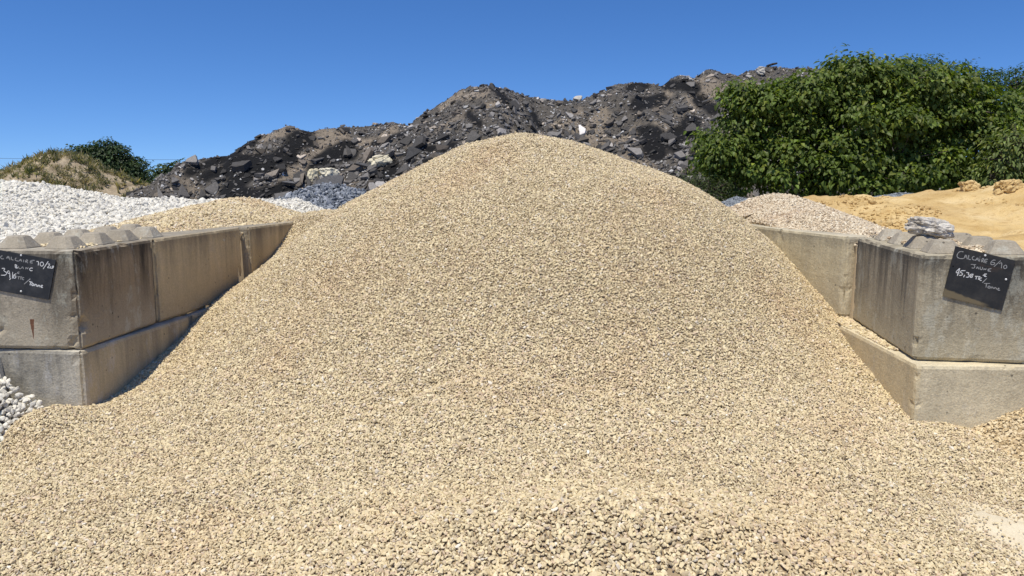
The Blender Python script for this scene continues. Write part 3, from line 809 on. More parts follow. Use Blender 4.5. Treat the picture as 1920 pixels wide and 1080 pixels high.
def board(blk, tl, tr, bl, mat, groups, label, screws, zoom, holes=(), lift=0.012):
    """board on the front face of a block. tl/tr/bl are photo pixels; zoom=(ox,oy,k) turns drawing units into photo pixels"""
    Mi = blk.matrix_basis.inverted()
    def on_face(px, py):          # ray to the block's front plane, in block coordinates (x, z)
        o_ = Mi @ Vector((0, 0, EYE)); q = Mi @ at(px, py, Y=6.0); d = q - o_
        t = (-lift - o_.y) / d.y; s = o_ + d * t
        return Vector((s.x, s.z))
    TL, TR, BL = on_face(*tl), on_face(*tr), on_face(*bl)
    ux = (TR - TL); uz = (TL - BL); W = ux.length; Hh = uz.length
    org = BL
    ang = math.atan2(ux.y, ux.x)
    ca, sa = math.cos(ang), math.sin(ang)
    root = empty('price_board', blk.matrix_basis @ Vector((org.x, -lift, org.y)))
    root.rotation_euler = (Matrix.Rotation(blk.rotation_euler.z, 4, 'Z') @ Matrix.Rotation(-ang, 4, 'Y')).to_euler()
    tag(root, label, 'price board', 'chalk price boards')
    def loc(v):                   # face coordinates -> board coordinates
        d = v - org; return (d.x * ca + d.y * sa, -d.x * sa + d.y * ca)
    shear = loc(TL)[0]
    bm = bmesh.new()
    cs = [(0.0, 0.0), (W, 0.0), (W + shear, Hh), (shear, Hh)]
    c_ = [(loc(BL)), (loc(BL + ux)), loc(TR), loc(TL)]
    f_ = [bm.verts.new((x, 0.0, z)) for x, z in c_]; k_ = [bm.verts.new((x, 0.008, z)) for x, z in c_]
    bm.faces.new(f_); bm.faces.new(k_[::-1])
    for i in range(4): bm.faces.new((f_[i], k_[i], k_[(i + 1) % 4], f_[(i + 1) % 4]))
    bmesh.ops.recalc_face_normals(bm, faces=bm.faces)
    me = bpy.data.meshes.new('panel'); bm.to_mesh(me); bm.free()
    link('panel', me, mat, root)
    ox, oy, k = zoom
    conv = lambda u, v: loc(on_face(ox + u / k, oy + v / k))
    for nm, strokes, w, mt in groups:
        link('lettering', ribbon(strokes, conv, w, -0.0012), mt, root)
    for (u, v) in screws:
        x, z = conv(u, v)
        bm = bmesh.new(); bmesh.ops.create_cone(bm, cap_ends=True, segments=10, radius1=0.008, radius2=0.005, depth=0.005)
        me = bpy.data.meshes.new('screw'); bm.to_mesh(me); bm.free()
        link('screw', me, M['screw'], root, (x, -0.003, z), (math.pi / 2, 0, 0))
    for (u, v) in holes:
        x, z = conv(u, v)
        bm = bmesh.new(); bmesh.ops.create_circle(bm, cap_ends=True, segments=10, radius=0.006)
        me = bpy.data.meshes.new('screw_hole'); bm.to_mesh(me); bm.free()
        hm = bpy.data.materials.get('hole') or mat_new('hole')[0]; hm.node_tree.nodes['Principled BSDF'].inputs['Base Color'].default_value = (0.005, 0.005, 0.005, 1)
        link('screw_hole', me, hm, root, (x, -0.001, z), (math.pi / 2, 0, 0))
    return root

Rz = (1760, 450, 8.306)
r_faint = [[(385,185),(340,175),(300,200),(283,240),(290,270),(330,290),(385,290)],[(390,290),(425,215),(445,300)],[(405,265),(440,262)],[(468,235),(460,300),(500,305)],[(555,255),(530,260),(518,285),(535,310),(570,312)],
 [(572,320),(605,265),(620,330)],[(585,305),(617,305)],[(640,288),(633,335)],[(640,262),(647,268)],[(668,345),(675,285),(705,290),(700,312),(672,318),(705,350)],[(765,300),(725,298),(712,325),(718,352),(745,358)],[(720,328),(755,332)],
 [(885,315),(850,310),(815,340),(808,375),(835,388),(870,375),(872,350),(830,350)],[(965,320),(860,415)],[(940,370),(985,345),(975,440)],[(1040,390),(1012,405),(1010,435),(1035,447),(1062,430),(1058,400),(1040,390)],
 [(500,378),(580,385)],[(548,382),(565,420),(545,440),(512,432)],[(585,448),(605,408),(625,455)],[(595,435),(618,435)],[(645,415),(643,455),(665,465),(680,450),(683,420)],[(700,468),(705,440),(730,470),(738,440)],[(820,445),(775,450),(762,470),(775,488),(812,488)],[(768,468),(800,468)],
 [(750,595),(680,665)],[(705,675),(800,678)],[(745,678),(735,740)],[(785,715),(765,725),(768,750),(795,750),(805,730),(785,715)],[(815,755),(820,728),(845,735),(850,760)],[(865,760),(870,738),(895,745),(898,770)],[(915,765),(945,760),(930,745),(915,765),(925,785),(955,780)]]
r_bold = [[(330,440),(255,505),(325,515)],[(325,455),(290,555)],[(415,478),(350,475),(335,505),(370,515),(365,550),(320,550)],[(405,545),(385,580)],[(430,505),(475,508),(455,535),(480,550),(465,580),(425,578)],
 [(540,535),(500,530),(490,550),(525,560),(520,582),(485,580),(495,560),(540,540)],[(565,565),(612,568)],[(588,567),(580,612)],[(618,569),(648,572)],[(630,572),(618,618)],[(672,590),(650,588),(635,608),(642,628),(668,628)],[(750,530),(710,530),(700,550),(715,568),(745,568)],[(685,548),(730,552)]]
board(RU1, (1791.9, 461.4), (1903.9, 488.5), (1767.8, 554.7), M['slate_mud'],
      [('l', r_faint, 0.0052, M['faint_chalk']), ('l', r_bold, 0.0058, M['chalk'])], 'tilted black chalkboard reading CALCAIRE 6/10 JAUNE on the right wall', [(725, 240), (1048, 613)], Rz, [(225, 410)])
Lz = (0, 460, 9.82)
l_faint = [[(45,192),(15,202),(14,235),(35,250),(72,248)],[(120,240),(155,185),(185,270)],[(130,228),(172,232)],[(210,210),(208,262),(250,272)],[(305,232),(280,245),(282,272),(310,288),(350,290)],[(355,290),(385,245),(400,300)],[(370,275),(395,275)],[(440,265),(435,310)],[(470,315),(480,265),(515,270),(505,292),(478,292),(515,325)],[(640,275),(580,275),(555,300),(560,325),(605,328)],[(560,300),(600,302)],
 [(345,385),(345,425),(385,430)],[(395,425),(420,385),(435,435)],[(475,440),(480,395),(510,445),(520,400)],[(360,490),(325,495),(320,515),(355,520)],[(325,575),(372,578)],[(345,577),(342,625)],[(375,580),(408,583)],[(388,581),(385,630)],[(445,595),(418,595),(408,615),(418,635),(445,632)],[(560,615),(445,715)]]
l_bold = [[(675,300),(715,290),(705,370)],[(770,305),(740,330),(745,375),(775,385),(805,360),(800,320),(770,305)],[(890,295),(795,435)],[(885,350),(905,335),(920,355),(900,385),(865,410),(920,415)],[(945,390),(925,400),(930,420),(965,425),(988,400),(985,375),(970,385),(960,430)],
 [(280,350),(285,410)],[(280,350),(320,375),(295,390),(335,420),(285,415)],[(605,420),(565,415),(545,440),(560,468),(600,465)],[(35,425),(100,420),(65,470),(130,500),(110,550),(20,550)],[(175,475),(145,470),(135,500),(160,520),(182,500),(180,475),(185,600)],[(200,605),(175,635)],[(235,490),(232,610)],[(300,520),(255,545),(245,595),(270,610),(300,585),(290,560),(255,565)]]
l_vbold = [[(540,665),(600,685)],[(570,675),(555,735)],[(605,700),(585,715),(590,740),(620,740),(630,715),(605,700)],[(640,750),(648,715),(680,725),(682,760)],[(700,765),(705,730),(735,740),(738,770)],[(760,750),(790,745),(770,730),(755,755),(765,775),(790,775)]]
board(LU1, (-28, 464), (104.4, 488), (-40, 538), M['slate'],
      [('l', l_faint, 0.0056, M['faint_chalk']), ('l', l_bold, 0.0058, M['chalk']), ('l', l_vbold, 0.0075, M['chalk'])], 'tilted black chalkboard reading CALCAIRE 10/20 BLANC on the left wall', [(388, 845), (388, 183)], Lz)

# ------------------------------------------------------------------ far: rubble heap
RIDGE = [(225, 378, 27), (290, 342, 28), (350, 302, 29), (395, 298, 29.5), (432, 292, 30), (470, 262, 30.5), (505, 248, 31), (540, 236, 31), (575, 248, 31), (610, 242, 31.5), (655, 240, 31.5), (690, 238, 32), (735, 232, 32), (765, 236, 32),
         (800, 213, 32.5), (830, 193, 33), (865, 170, 33), (900, 163, 33), (940, 163, 33), (975, 180, 33), (1010, 186, 33.5), (1050, 188, 33.5), (1085, 190, 33.5), (1115, 178, 34), (1160, 158, 34), (1200, 156, 34), (1240, 160, 34), (1270, 143, 34),
         (1300, 148, 34), (1330, 132, 34), (1380, 143, 34.5), (1430, 128, 35), (1480, 128, 35), (1525, 130, 35), (1580, 145, 35), (1640, 170, 35), (1720, 230, 35)]
RX = np.array([at(a, b_, Y=c_).x for a, b_, c_ in RIDGE]); RZ = np.array([at(a, b_, Y=c_).z for a, b_, c_ in RIDGE]); RY = np.array([c_ for a, b_, c_ in RIDGE], float)
def h_heap(x, y):
    xs = x + 0.22 * (RY.mean() - y) * 0.0
    rz = np.interp(xs, RX, RZ, left=-2, right=1.0); ry = np.interp(xs, RX, RY)
    f = ry - y
    gul = fbm(xs * 0.35 + (y - 30) * 0.12, y * 0.10, 301, 3)
    z = rz - 0.60 * (np.sqrt(np.maximum(f, 0) ** 2 + 0.25) - 0.5) - 0.45 * np.maximum(-f, 0)
    w = sstep(0.0, 2.5, f)
    z = z + w * (1.9 * gul + 0.55 * fbm(xs * 0.9, y * 0.9, 305, 3)) + 0.22 * fbm(xs * 2.2, y * 2.2, 311, 3)
    return np.where(xs < RX[0], np.minimum(z, -0.2), z)

# where black fines and brown soil lie on the heap: strokes measured on the photograph, laid on the heap's own surface (x, y)
def heap_xy(px, py):
    q = hit(px, py, h_heap, 16, 36, 400); return q.x, q.y
DARK = [((560, 268), (440, 345), 34), ((480, 300), (390, 330), 26), ((470, 270), (360, 320), 16), ((540, 350), (430, 368), 22), ((650, 285), (600, 310), 26), ((700, 270), (760, 250), 10), ((930, 165), (950, 190), 14), ((880, 290), (800, 310), 14), ((1195, 195), (1240, 185), 22),
        ((1300, 230), (1260, 270), 24), ((1180, 165), (1210, 160), 16), ((1255, 160), (1300, 165), 20), ((880, 215), (900, 235), 14), ((1000, 215), (1010, 235), 14), ((740, 315), (700, 345), 18), ((1220, 250), (1230, 285), 26), ((1310, 190), (1330, 200), 20), ((760, 290), (850, 270), 10)]
SOIL = [((560, 262), (640, 262), 22), ((600, 290), (520, 345), 18), ((700, 262), (640, 275), 16), ((860, 175), (830, 195), 20), ((1130, 215), (1110, 260), 18), ((905, 170), (870, 180), 14), ((1250, 175), (1230, 195), 12), ((740, 240), (690, 275), 12), ((540, 240), (500, 255), 14), ((1180, 300), (1230, 315), 12), ((1340, 160), (1380, 175), 14)]
def strokes_xy(L):
    out = []
    for a, b_, w in L:
        q1, q2 = hit(*a, h_heap, 16, 36, 300), hit(*b_, h_heap, 16, 36, 300)
        out.append((q1.x, q1.z, q2.x, q2.z, w * (0.66 if L is DARK else 0.8) * 30 / F))
    return out
DK, SL = strokes_xy(DARK), strokes_xy(SOIL)
def field(L, x, z):
    v = np.zeros_like(x)
    for x1, z1, x2, z2, w in L:
        dx, dz = x2 - x1, z2 - z1; t = np.clip(((x - x1) * dx + (z - z1) * dz) / (dx * dx + dz * dz + 1e-9), 0, 1)
        d = np.hypot(x - x1 - t * dx, z - z1 - t * dz) / w
        v = np.maximum(v, 1 - d * 0.5)
    return v
def zones(x, y, z):
    nz_ = 0.8 * fbm(x * 1.1, y * 1.1 + z, 331)
    dk = sstep(0.36, 0.64, field(DK, x, z) + nz_); sl = sstep(0.42, 0.58, np.maximum(field(SL, x, z), 0.25) + nz_ + 1.05 * fbm(x * 0.5, y * 0.5, 337) + 0.03)
    return dk, sl * (1 - dk)

M['heap'], nt, b = mat_new('rubble_fines'); n = N(nt); P = n.pos()
c = n.attr('col')
c = n.mix(0.9, c, n.mix(1.0, c, n.ramp(n.noise(P, 7, 8, 0.8), [(0.3, 0.45), (0.7, 1.5)]), 'MULTIPLY'))
nt.links.new(c, b.inputs['Base Color'])
nt.links.new(n.bump(n.noise(P, 12, 8, 0.8), 0.12, 0.9), b.inputs['Normal'])
M['slab'], nt, b = mat_new('asphalt_slab'); n = N(nt); P = n.pos()
c = n.mix(1.0, n.attr('col'), n.info('Color'), 'MULTIPLY')
c = n.mix(0.8, c, n.mix(1.0, c, n.ramp(n.noise(P, 14, 7, 0.75), [(0.3, 0.6), (0.7, 1.4)]), 'MULTIPLY'))
nt.links.new(c, b.inputs['Base Color']); nt.links.new(n.bump(n.noise(P, 25, 6, 0.75), 0.03, 0.7), b.inputs['Normal'])

hx0, hx1, hy0, hy1 = RX[0] - 0.5, 20.0, 17.0, 39.0
me = grid_mesh('rubble_heap', hx0, hx1, hy0, hy1, 0.11, h_heap)
v_ = np.empty(len(me.vertices) * 3, np.float32); me.vertices.foreach_get('co', v_); v_ = v_.reshape(-1, 3)
dk, sl = zones(v_[:, 0], v_[:, 1], v_[:, 2])
base_c = np.array([0.125, 0.11, 0.09]); cc = base_c + (np.array([0.27, 0.22, 0.16]) - base_c) * sl[:, None]; cc = cc + (np.array([0.011, 0.0105, 0.010]) - cc) * dk[:, None]
a = me.attributes.new('col', 'FLOAT_COLOR', 'POINT'); a.data.foreach_set('color', np.concatenate([cc, np.ones((len(cc), 1))], 1).astype(np.float32).ravel())
heap = link('rubble_heap', me, M['heap'])
tag(heap, 'long high heap of broken black and grey asphalt rubble behind the gravel bays', 'rubble heap')

def slab_templates(k, seed, thick=0.22):
    r = np.random.default_rng(seed); out = []
    for i in range(k):
        m_n = r.integers(5, 8); an = np.sort(r.uniform(0, 2 * math.pi, m_n)); rad = r.uniform(0.36, 0.56, m_n)
        th = thick * r.uniform(0.6, 1.5)
        pts_ = [(rad[j] * math.cos(an[j]), rad[j] * math.sin(an[j]) * 0.8, -th / 2 + r.normal(0, 0.015)) for j in range(m_n)]
        pts_ += [(rad[j] * math.cos(an[j]) * r.uniform(0.82, 1.0), rad[j] * math.sin(an[j]) * 0.8 * r.uniform(0.82, 1.0), th / 2 + r.normal(0, 0.025)) for j in range(m_n)]
        out.append(hull_mesh('slab', pts_))
    return out
SLT = slab_templates(14, 4)
for t_ in SLT: t_.materials.append(M['slab'])
r = np.random.default_rng(44)
NS = 50000
x = r.uniform(hx0 + 0.4, 15, NS); y = r.uniform(19.0, 35.5, NS)
ry = np.interp(x, RX, RY); z = h_heap(x, y)
k = (y < ry + 0.5) & (z > -0.2); x, y, z = x[k], y[k], z[k]
dk, sl = zones(x, y, z)
s = np.clip(0.10 * (r.pareto(2.3, len(x)) + 1), 0, 0.80) * (1 - 0.25 * sstep(3.0, 4.5, z)) * np.where(np.abs(y - np.interp(x, RX, RY)) < 1.5, 0.8, 1)
s = np.where(sl > 0.5, np.minimum(s, 0.5) * 0.85, s)
k = r.uniform(0, 1, len(x)) > np.maximum(dk * 0.72, sl * 0.25)
k |= (s > 0.6) & (dk < 0.7) & (sl < 0.6)
x, y, z, s, dk, sl = x[k], y[k], z[k], s[k], dk[k], sl[k]
nn = normals(h_heap, x, y, 0.25)
T = np.stack([x, y, z], 1) + nn * (s * r.uniform(0.0, 0.22, len(x)))[:, None]
Rm = frames(nn, 0.26, r)
S = s[:, None] * np.stack([np.ones(len(x)), r.uniform(0.6, 1.1, len(x)), r.uniform(0.4, 1.0, len(x))], 1)
g = np.exp(r.normal(-2.2, 0.55, len(x))) * (1 + 0.35 * sstep(-12, -15, x))
colr = g[:, None] * np.array([1.04, 0.96, 0.86])
br = r.uniform(0, 1, len(x)) < (0.12 + 0.45 * sl); colr[br] = (g[br] * 1.5)[:, None] * np.array([1.0, 0.84, 0.66])
colr[dk > 0.5] *= 0.55
wh = (r.uniform(0, 1, len(x)) < 0.07 + 0.08 * (fbm(x * .7, y * .7, 55) > 0.06)) & (s < 0.22); colr[wh] = r.uniform(0.30, 0.58, wh.sum())[:, None] * np.array([1.0, 0.97, 0.9])
pick = r.integers(0, len(SLT), len(x))
ss = seen_size(T, S.max(1)); ordr = np.argsort(-ss)[:300]
for i in ordr:
    o = bpy.data.objects.new('slab', SLT[int(pick[i])]); COL.objects.link(o); o.parent = heap
    Mx = np.eye(4); Mx[:3, :3] = Rm[i] * S[i][None, :]; Mx[:3, 3] = T[i]
    o.matrix_local = Matrix(Mx.tolist()); o.color = (*[float(q) for q in colr[i]], 1)
keep = np.ones(len(x), bool); keep[ordr] = False
rub = link('rubble', batch('rubble', [arrays(t_) for t_ in SLT], pick[keep], Rm[keep], S[keep], T[keep], colr[keep]), M['slab'], heap)
rub.color = (1, 1, 1, 1); tag(rub, kind='stuff')

# pale boulders and the largest slabs
M['cream'] = stone_mat('cream_boulder', [(0, (0.60, 0.53, 0.36)), (1, (0.68, 0.62, 0.46))], None, grain=12)
M['pale'] = stone_mat('pale_boulder', [(0, (0.38, 0.35, 0.30)), (1, (0.45, 0.42, 0.36))], None, grain=12)
for (px, py, w, hgt, mt, sd, lab, rot) in [
    (713, 305, 0.78, 0.42, 'cream', 1.2, 'cream limestone boulder alone on the rubble heap above the blue-grey stones', -0.15),
    (589, 333, 0.42, 0.58, 'cream', 2.2, 'narrow upright cream boulder at the foot of the rubble heap', 0.1),
    (620, 328, 0.66, 0.40, 'cream', 3.2, 'wide cream boulder to the right of the narrow one, low on the rubble heap', 0.1),
    (1083, 188, 0.50, 0.22, 'pale', 4.2, 'pale boulder on the saddle of the rubble heap skyline', -0.4),
    (1424, 137, 0.46, 0.36, 'pale', 5.2, 'pale chunk on the rubble skyline beside the green bush', 0.2),
    (1352, 185, 0.52, 0.30, 'pale', 6.2, 'whitish chunk on the rubble heap at the left edge of the green bush', 0.2)]:
    q = hit(px, py, h_heap, 16, 37)
    tag(rock('boulder', (w, w * 0.8, hgt), M[mt], sd, (q.x, q.y - 0.1, q.z + 0.05), (0, rot, 0.3 * sd), rough=0.16, cuts=3, box=0.6), lab, 'boulder', 'pale boulders on the rubble heap')
for (px, py, w, th, rx_, ry_, colv, lab) in [
    (625, 348, 1.25, 0.5, 1.0, -0.1, 0.10, 'widest grey asphalt slab, leaning below the two cream boulders'),
    (775, 292, 0.85, 0.3, 0.9, -0.5, 0.055, 'oval black asphalt slab leaning right of the cream boulder'),
    (545, 350, 0.55, 0.4, 0.9, 0.3, 0.12, 'square grey slab low on the rubble heap left of the blue-grey stones'),
    (685, 318, 0.75, 0.35, 0.9, 0.4, 0.09, 'grey slab under the lone cream boulder')]:
    q = hit(px, py, h_heap, 16, 37)
    o = link('asphalt_slab', SLT[int(px) % 14], None, None, (q.x, q.y - 0.15, q.z + 0.08), (rx_, ry_, 0.2)); o.scale = (w, w * 0.8, th * 2.0)
    o.color = (colv, colv * 0.97, colv * 0.94, 1); tag(o, lab, 'asphalt slab', 'large asphalt slabs at the foot of the heap')

# ------------------------------------------------------------------ foliage tools
M['leaf'], nt, b = mat_new('leaf'); n = N(nt)
c = n.attr('col'); c = n.mix(1.0, c, n.info('Color'), 'MULTIPLY')
nt.links.new(c, b.inputs['Base Color']); b.inputs['Roughness'].default_value = 0.5; b.inputs['Specular IOR Level'].default_value = 0.25
tl = nt.nodes.new('ShaderNodeBsdfTranslucent'); ms = nt.nodes.new('ShaderNodeMixShader'); ms.inputs[0].default_value = 0.3
nt.links.new(n.mix(1.0, c, (1.5, 1.7, 0.5), 'MULTIPLY'), tl.inputs['Color'])
out = [q for q in nt.nodes if q.type == 'OUTPUT_MATERIAL'][0]
nt.links.new(b.outputs[0], ms.inputs[1]); nt.links.new(tl.outputs[0], ms.inputs[2]); nt.links.new(ms.outputs[0], out.inputs['Surface'])
M['bark'] = soil_mat('bark', [(0.3, (0.07, 0.055, 0.04)), (0.7, (0.14, 0.115, 0.085))], 8, 0.02, 60)

def leaf_template(w=0.42, fold=0.12, droop=0.18):
    # base at the origin, tip along +y, normal +z
    V = np.array([(0, 0, 0), (-w * 0.8, 0.28, fold), (0, 0.33, 0), (w * 0.8, 0.28, fold), (-w * 0.62, 0.62, fold * 0.5 - droop * 0.3), (0, 0.66, -droop * 0.35), (w * 0.62, 0.62, fold * 0.5 - droop * 0.3), (0, 1.0, -droop)], float)
    Tt = np.array([(0, 2, 1), (0, 3, 2), (1, 2, 5), (1, 5, 4), (2, 3, 6), (2, 6, 5), (4, 5, 7), (5, 6, 7)])
    return V, Tt
def leaf_frames(nrm, down, r):
    """z = leaf normal, y = towards the tip"""
    y = down - nrm * np.sum(down * nrm, 1, keepdims=True); y /= np.linalg.norm(y, axis=1, keepdims=True) + 1e-9
    x = np.cross(y, nrm)
    return np.stack([x, y, nrm], 2)

def foliage(lobes, n_clump, per, size, seed, col, spread=0.35, inner=0.25, droop=1.0, core=0):
    """leaves in sprays over ellipsoid lobes -> T, R, S, colour"""
    r = np.random.default_rng(seed)
    L = np.array(lobes, float); A = L[:, 3] * L[:, 5] + 0.01
    pk = r.choice(len(L), n_clump, p=A / A.sum())
    d = r.normal(0, 1, (n_clump, 3)); d /= np.linalg.norm(d, axis=1, keepdims=True)
    rad = np.where(r.uniform(0, 1, n_clump) < inner, r.uniform(0.3, 0.85, n_clump), r.uniform(0.86, 1.1, n_clump))
    bumpy = 1 + 0.18 * np.sin(d[:, 0] * 5 + pk * 2.1) * np.cos(d[:, 2] * 6 + pk)
    C = L[pk, :3] + d * L[pk, 3:6] * (rad * bumpy)[:, None]
    # drop clumps buried deep in another lobe
    deep = np.zeros(n_clump, bool)
    for q in L:
        deep |= (np.sum(((C - q[:3]) / q[3:6]) ** 2, 1) < 0.3)
    kp = (~deep) & (C[:, 2] > 0.1); C, d = C[kp], d[kp]
    cl_b = np.exp(r.normal(0, 0.22, len(C)))
    if core:
        pk2 = r.choice(len(L), core, p=A / A.sum()); d2 = r.normal(0, 1, (core, 3)); d2 /= np.linalg.norm(d2, axis=1, keepdims=True)
        C = np.concatenate([C, L[pk2, :3] + d2 * L[pk2, 3:6] * r.uniform(0.2, 0.8, (core, 1))]); d = np.concatenate([d, d2]); cl_b = np.concatenate([cl_b, np.ones(core)])
    n_ = len(C) * per
    ci = np.repeat(np.arange(len(C)), per)
    off = np.clip(r.normal(0, 1, (n_, 3)), -2, 2) * spread * np.array([1, 1, 0.5])
    T = C[ci] + off
    out_ = d[ci] + off * 0.8 / spread * 0.5
    out_ /= np.linalg.norm(out_, axis=1, keepdims=True)
    nrm = out_ * 0.7 + np.array([0, 0, 0.75]) + r.normal(0, 0.42, (n_, 3)); nrm /= np.linalg.norm(nrm, axis=1, keepdims=True)
    down = out_ * 0.8 + np.array([0, 0, -droop]) + r.normal(0, 0.35, (n_, 3))
    Rm = leaf_frames(nrm, down, r)
    s = size * np.exp(r.normal(0, 0.25, n_))
    S = s[:, None] * np.ones((1, 3))
    cc = np.array(col)[None] * (cl_b[ci] * np.exp(r.normal(0, 0.2, n_)))[:, None]
    yl = r.uniform(0, 1, n_); cc = cc * (1 + (yl[:, None] > 0.8) * np.array([[0.55, 0.3, 0.1]]))
    return T, Rm, S, cc, C

def tube(p0, p1, r0, r1, seg=6):
    d = (p1 - p0).normalized(); a_ = d.orthogonal().normalized(); b_ = d.cross(a_)
    V, Tt = [], []
    for p_, rr in ((p0, r0), (p1, r1)):
        for k in range(seg):
            an = 2 * math.pi * k / seg; q = p_ + (a_ * math.cos(an) + b_ * math.sin(an)) * rr; V.append((q.x, q.y, q.z))
    for k in range(seg):
        k2 = (k + 1) % seg; Tt += [(k, k2, k + seg), (k2, k2 + seg, k + seg)]
    return V, Tt

def plant(name, label, cat, base, lobes, n_clump, per, size, seed, col, spread=0.35, inner=0.25, leaf=None, n_single=0, stems=4, trunk_r=0.07, group=None, droop=1.0, core=0):
    root = empty(name, base)
    tag(root, label, cat, group)
    off = Vector(base)
    T, Rm, S, cc, C = foliage(lobes, n_clump, per, size, seed, col, spread, inner, droop, core)
    T = T - np.array(base)
    r = np.random.default_rng(seed + 1)
    if len(lobes) > 60: lobes_all, lobes = lobes, lobes[::9]
    # stems and limbs
    V, Tt = [], []
    def add(p0, p1, r0, r1):
        v, t = tube(p0, p1, r0, r1); o_ = len(V); V.extend(v); Tt.extend([(a + o_, b2 + o_, c_ + o_) for a, b2, c_ in t])
    for k in range(stems):
        lb = lobes[k % len(lobes)]; foot = Vector(((lb[0] - base[0]) * 0.6 + r.normal(0, 0.15), (lb[1] - base[1]) * 0.5, -0.1))
        top = Vector((lb[0] - base[0], lb[1] - base[1], lb[2] - base[2]))
        mid = foot.lerp(top, 0.45) + Vector(r.normal(0, 0.12, 3).tolist())
        add(foot, mid, trunk_r, trunk_r * 0.7); add(mid, top, trunk_r * 0.7, trunk_r * 0.4)
    for c_ in C[r.integers(0, len(C), min(len(C), 160))]:
        j = int(np.argmin([np.linalg.norm(c_ - np.array(l_[:3])) for l_ in lobes])); lb = lobes[j]
        ctr = Vector((lb[0] - base[0], lb[1] - base[1], lb[2] - base[2])); tip = Vector((c_ - np.array(base)).tolist())
        add(ctr.lerp(tip, 0.1), tip, trunk_r * 0.3, trunk_r * 0.08)
    link('trunk', mesh_np('trunk', V, Tt), M['bark'], root)
    lt = leaf or leaf_template()
    if n_single:
        ss_ = seen_size(T + np.array(base), S.max(1)) * np.where((T[:, 1] + base[1]) < np.median(T[:, 1] + base[1]) - 0.3, 1, 0.5)
        idx = np.argsort(-ss_)[:n_single]
        lm = mesh_np('leaf', lt[0], lt[1], np.ones((len(lt[0]), 3))); lm.materials.append(M['leaf'])
        for i in idx:
            o = bpy.data.objects.new('leaf', lm); COL.objects.link(o); o.parent = root
            Mx = np.eye(4); Mx[:3, :3] = Rm[i] * S[i][None, :]; Mx[:3, 3] = T[i]
            o.matrix_local = Matrix(Mx.tolist()); o.color = (*[float(q) for q in cc[i]], 1)
        kp = np.ones(len(T), bool); kp[idx] = False; T, Rm, S, cc = T[kp], Rm[kp], S[kp], cc[kp]
    f = link('foliage', batch('foliage', [lt], np.zeros(len(T), int), Rm, S, T, cc), M['leaf'], root)
    f.color = (1, 1, 1, 1); tag(f, kind='stuff')
    return root

def lobes_px(L, Y, dy=0.8):
    out = []
    for (cx, cy, rx_, ry_, *o) in L:
        Yk = Y + (o[0] if o else 0); c_ = at(cx, cy, Y=Yk); m_px = Yk / F
        out.append((c_.x, c_.y, c_.z, rx_ * m_px, max(rx_, ry_) * m_px * dy, ry_ * m_px))
    return out

# ------------------------------------------------------------------ the big bush and its neighbours
big_lobes = lobes_px([(1395, 262, 72, 72), (1372, 305, 55, 50, -0.3), (1425, 195, 58, 42), (1480, 225, 90, 75), (1470, 320, 100, 48, -0.5), (1540, 180, 62, 42), (1600, 160, 62, 52), (1612, 138, 46, 28), (1590, 250, 110, 80, -0.2), (1610, 325, 110, 40, -0.6), (1700, 180, 95, 52, 0.2),
                      (1700, 250, 110, 80), (1790, 190, 80, 52, 0.3), (1800, 260, 100, 80), (1740, 325, 105, 38, -0.4), (1868, 215, 50, 55, 0.4), (1880, 285, 60, 70, 0.5), (1960, 240, 90, 100, 0.6)], 18.0)
def bunches(L, k, f, seed):
    r = np.random.default_rng(seed); out = []
    for q in L:
        out.append((q[0], q[1], q[2], q[3] * 0.82, q[4] * 0.82, q[5] * 0.82))
        for i in range(k):
            d = r.normal(0, 1, 3); d[1] = -abs(d[1]) if r.uniform() < 0.75 else d[1]; d /= np.linalg.norm(d); rr = f * r.uniform(0.7, 1.25)
            out.append((q[0] + d[0] * q[3] * 0.88, q[1] + d[1] * q[4] * 0.88, q[2] + d[2] * q[5] * 0.88, rr * 1.25, rr * 1.1, rr * 0.7))
    return out
big_lobes = bunches(big_lobes, 9, 0.31, 5)
plant('bush', 'very large dense bush of broad green leaves beside the rubble heap on the right', 'bush', (9.5, 18.3, 0), big_lobes, 4600, 14, 0.102, 61, (0.092, 0.130, 0.023), spread=0.13, inner=0.2, core=1500, n_single=300, stems=17, trunk_r=0.06)
plant('bush', 'fine-leaved dark shrub showing above the top of the big broad-leaved bush', 'bush', (10.6, 21, 0), lobes_px([(1690, 150, 48, 34), (1740, 150, 42, 36), (1795, 158, 40, 36), (1850, 165, 26, 32), (1740, 220, 90, 60)], 21.0), 1300, 18, 0.075, 62, (0.05, 0.088, 0.026), spread=0.11, inner=0.3, stems=5, leaf=leaf_template(0.3), droop=0.2)
plant('bush', 'dark fine-leaved shrub rising at the right edge of the photo behind the big bush', 'bush', (14.1, 21.5, 0), lobes_px([(1905, 160, 26, 28), (1925, 200, 40, 50), (1960, 170, 45, 50)], 21.5), 420, 16, 0.08, 63, (0.045, 0.08, 0.025), spread=0.12, inner=0.3, stems=3, leaf=leaf_template(0.3), droop=0.2)
plant('bush', 'lighter yellow-green shrub with narrow leaves at the right edge below the big bush', 'bush', (11.2, 16.6, 0), lobes_px([(1885, 300, 32, 45), (1915, 285, 40, 50), (1860, 335, 25, 25), (1930, 335, 60, 30)], 16.4), 330, 11, 0.10, 64, (0.125, 0.16, 0.045), spread=0.2, inner=0.3, stems=4, leaf=leaf_template(0.26), n_single=0)
plant('bush', 'low dark scrubby shrub between the yellow pile and the big bush', 'bush', (4.1, 17.0, 0), lobes_px([(1300, 352, 34, 26), (1335, 360, 40, 26), (1270, 365, 30, 20)], 17.0), 420, 14, 0.05, 65, (0.05, 0.07, 0.02), spread=0.14, inner=0.4, stems=4, leaf=leaf_template(0.25), droop=-0.6)

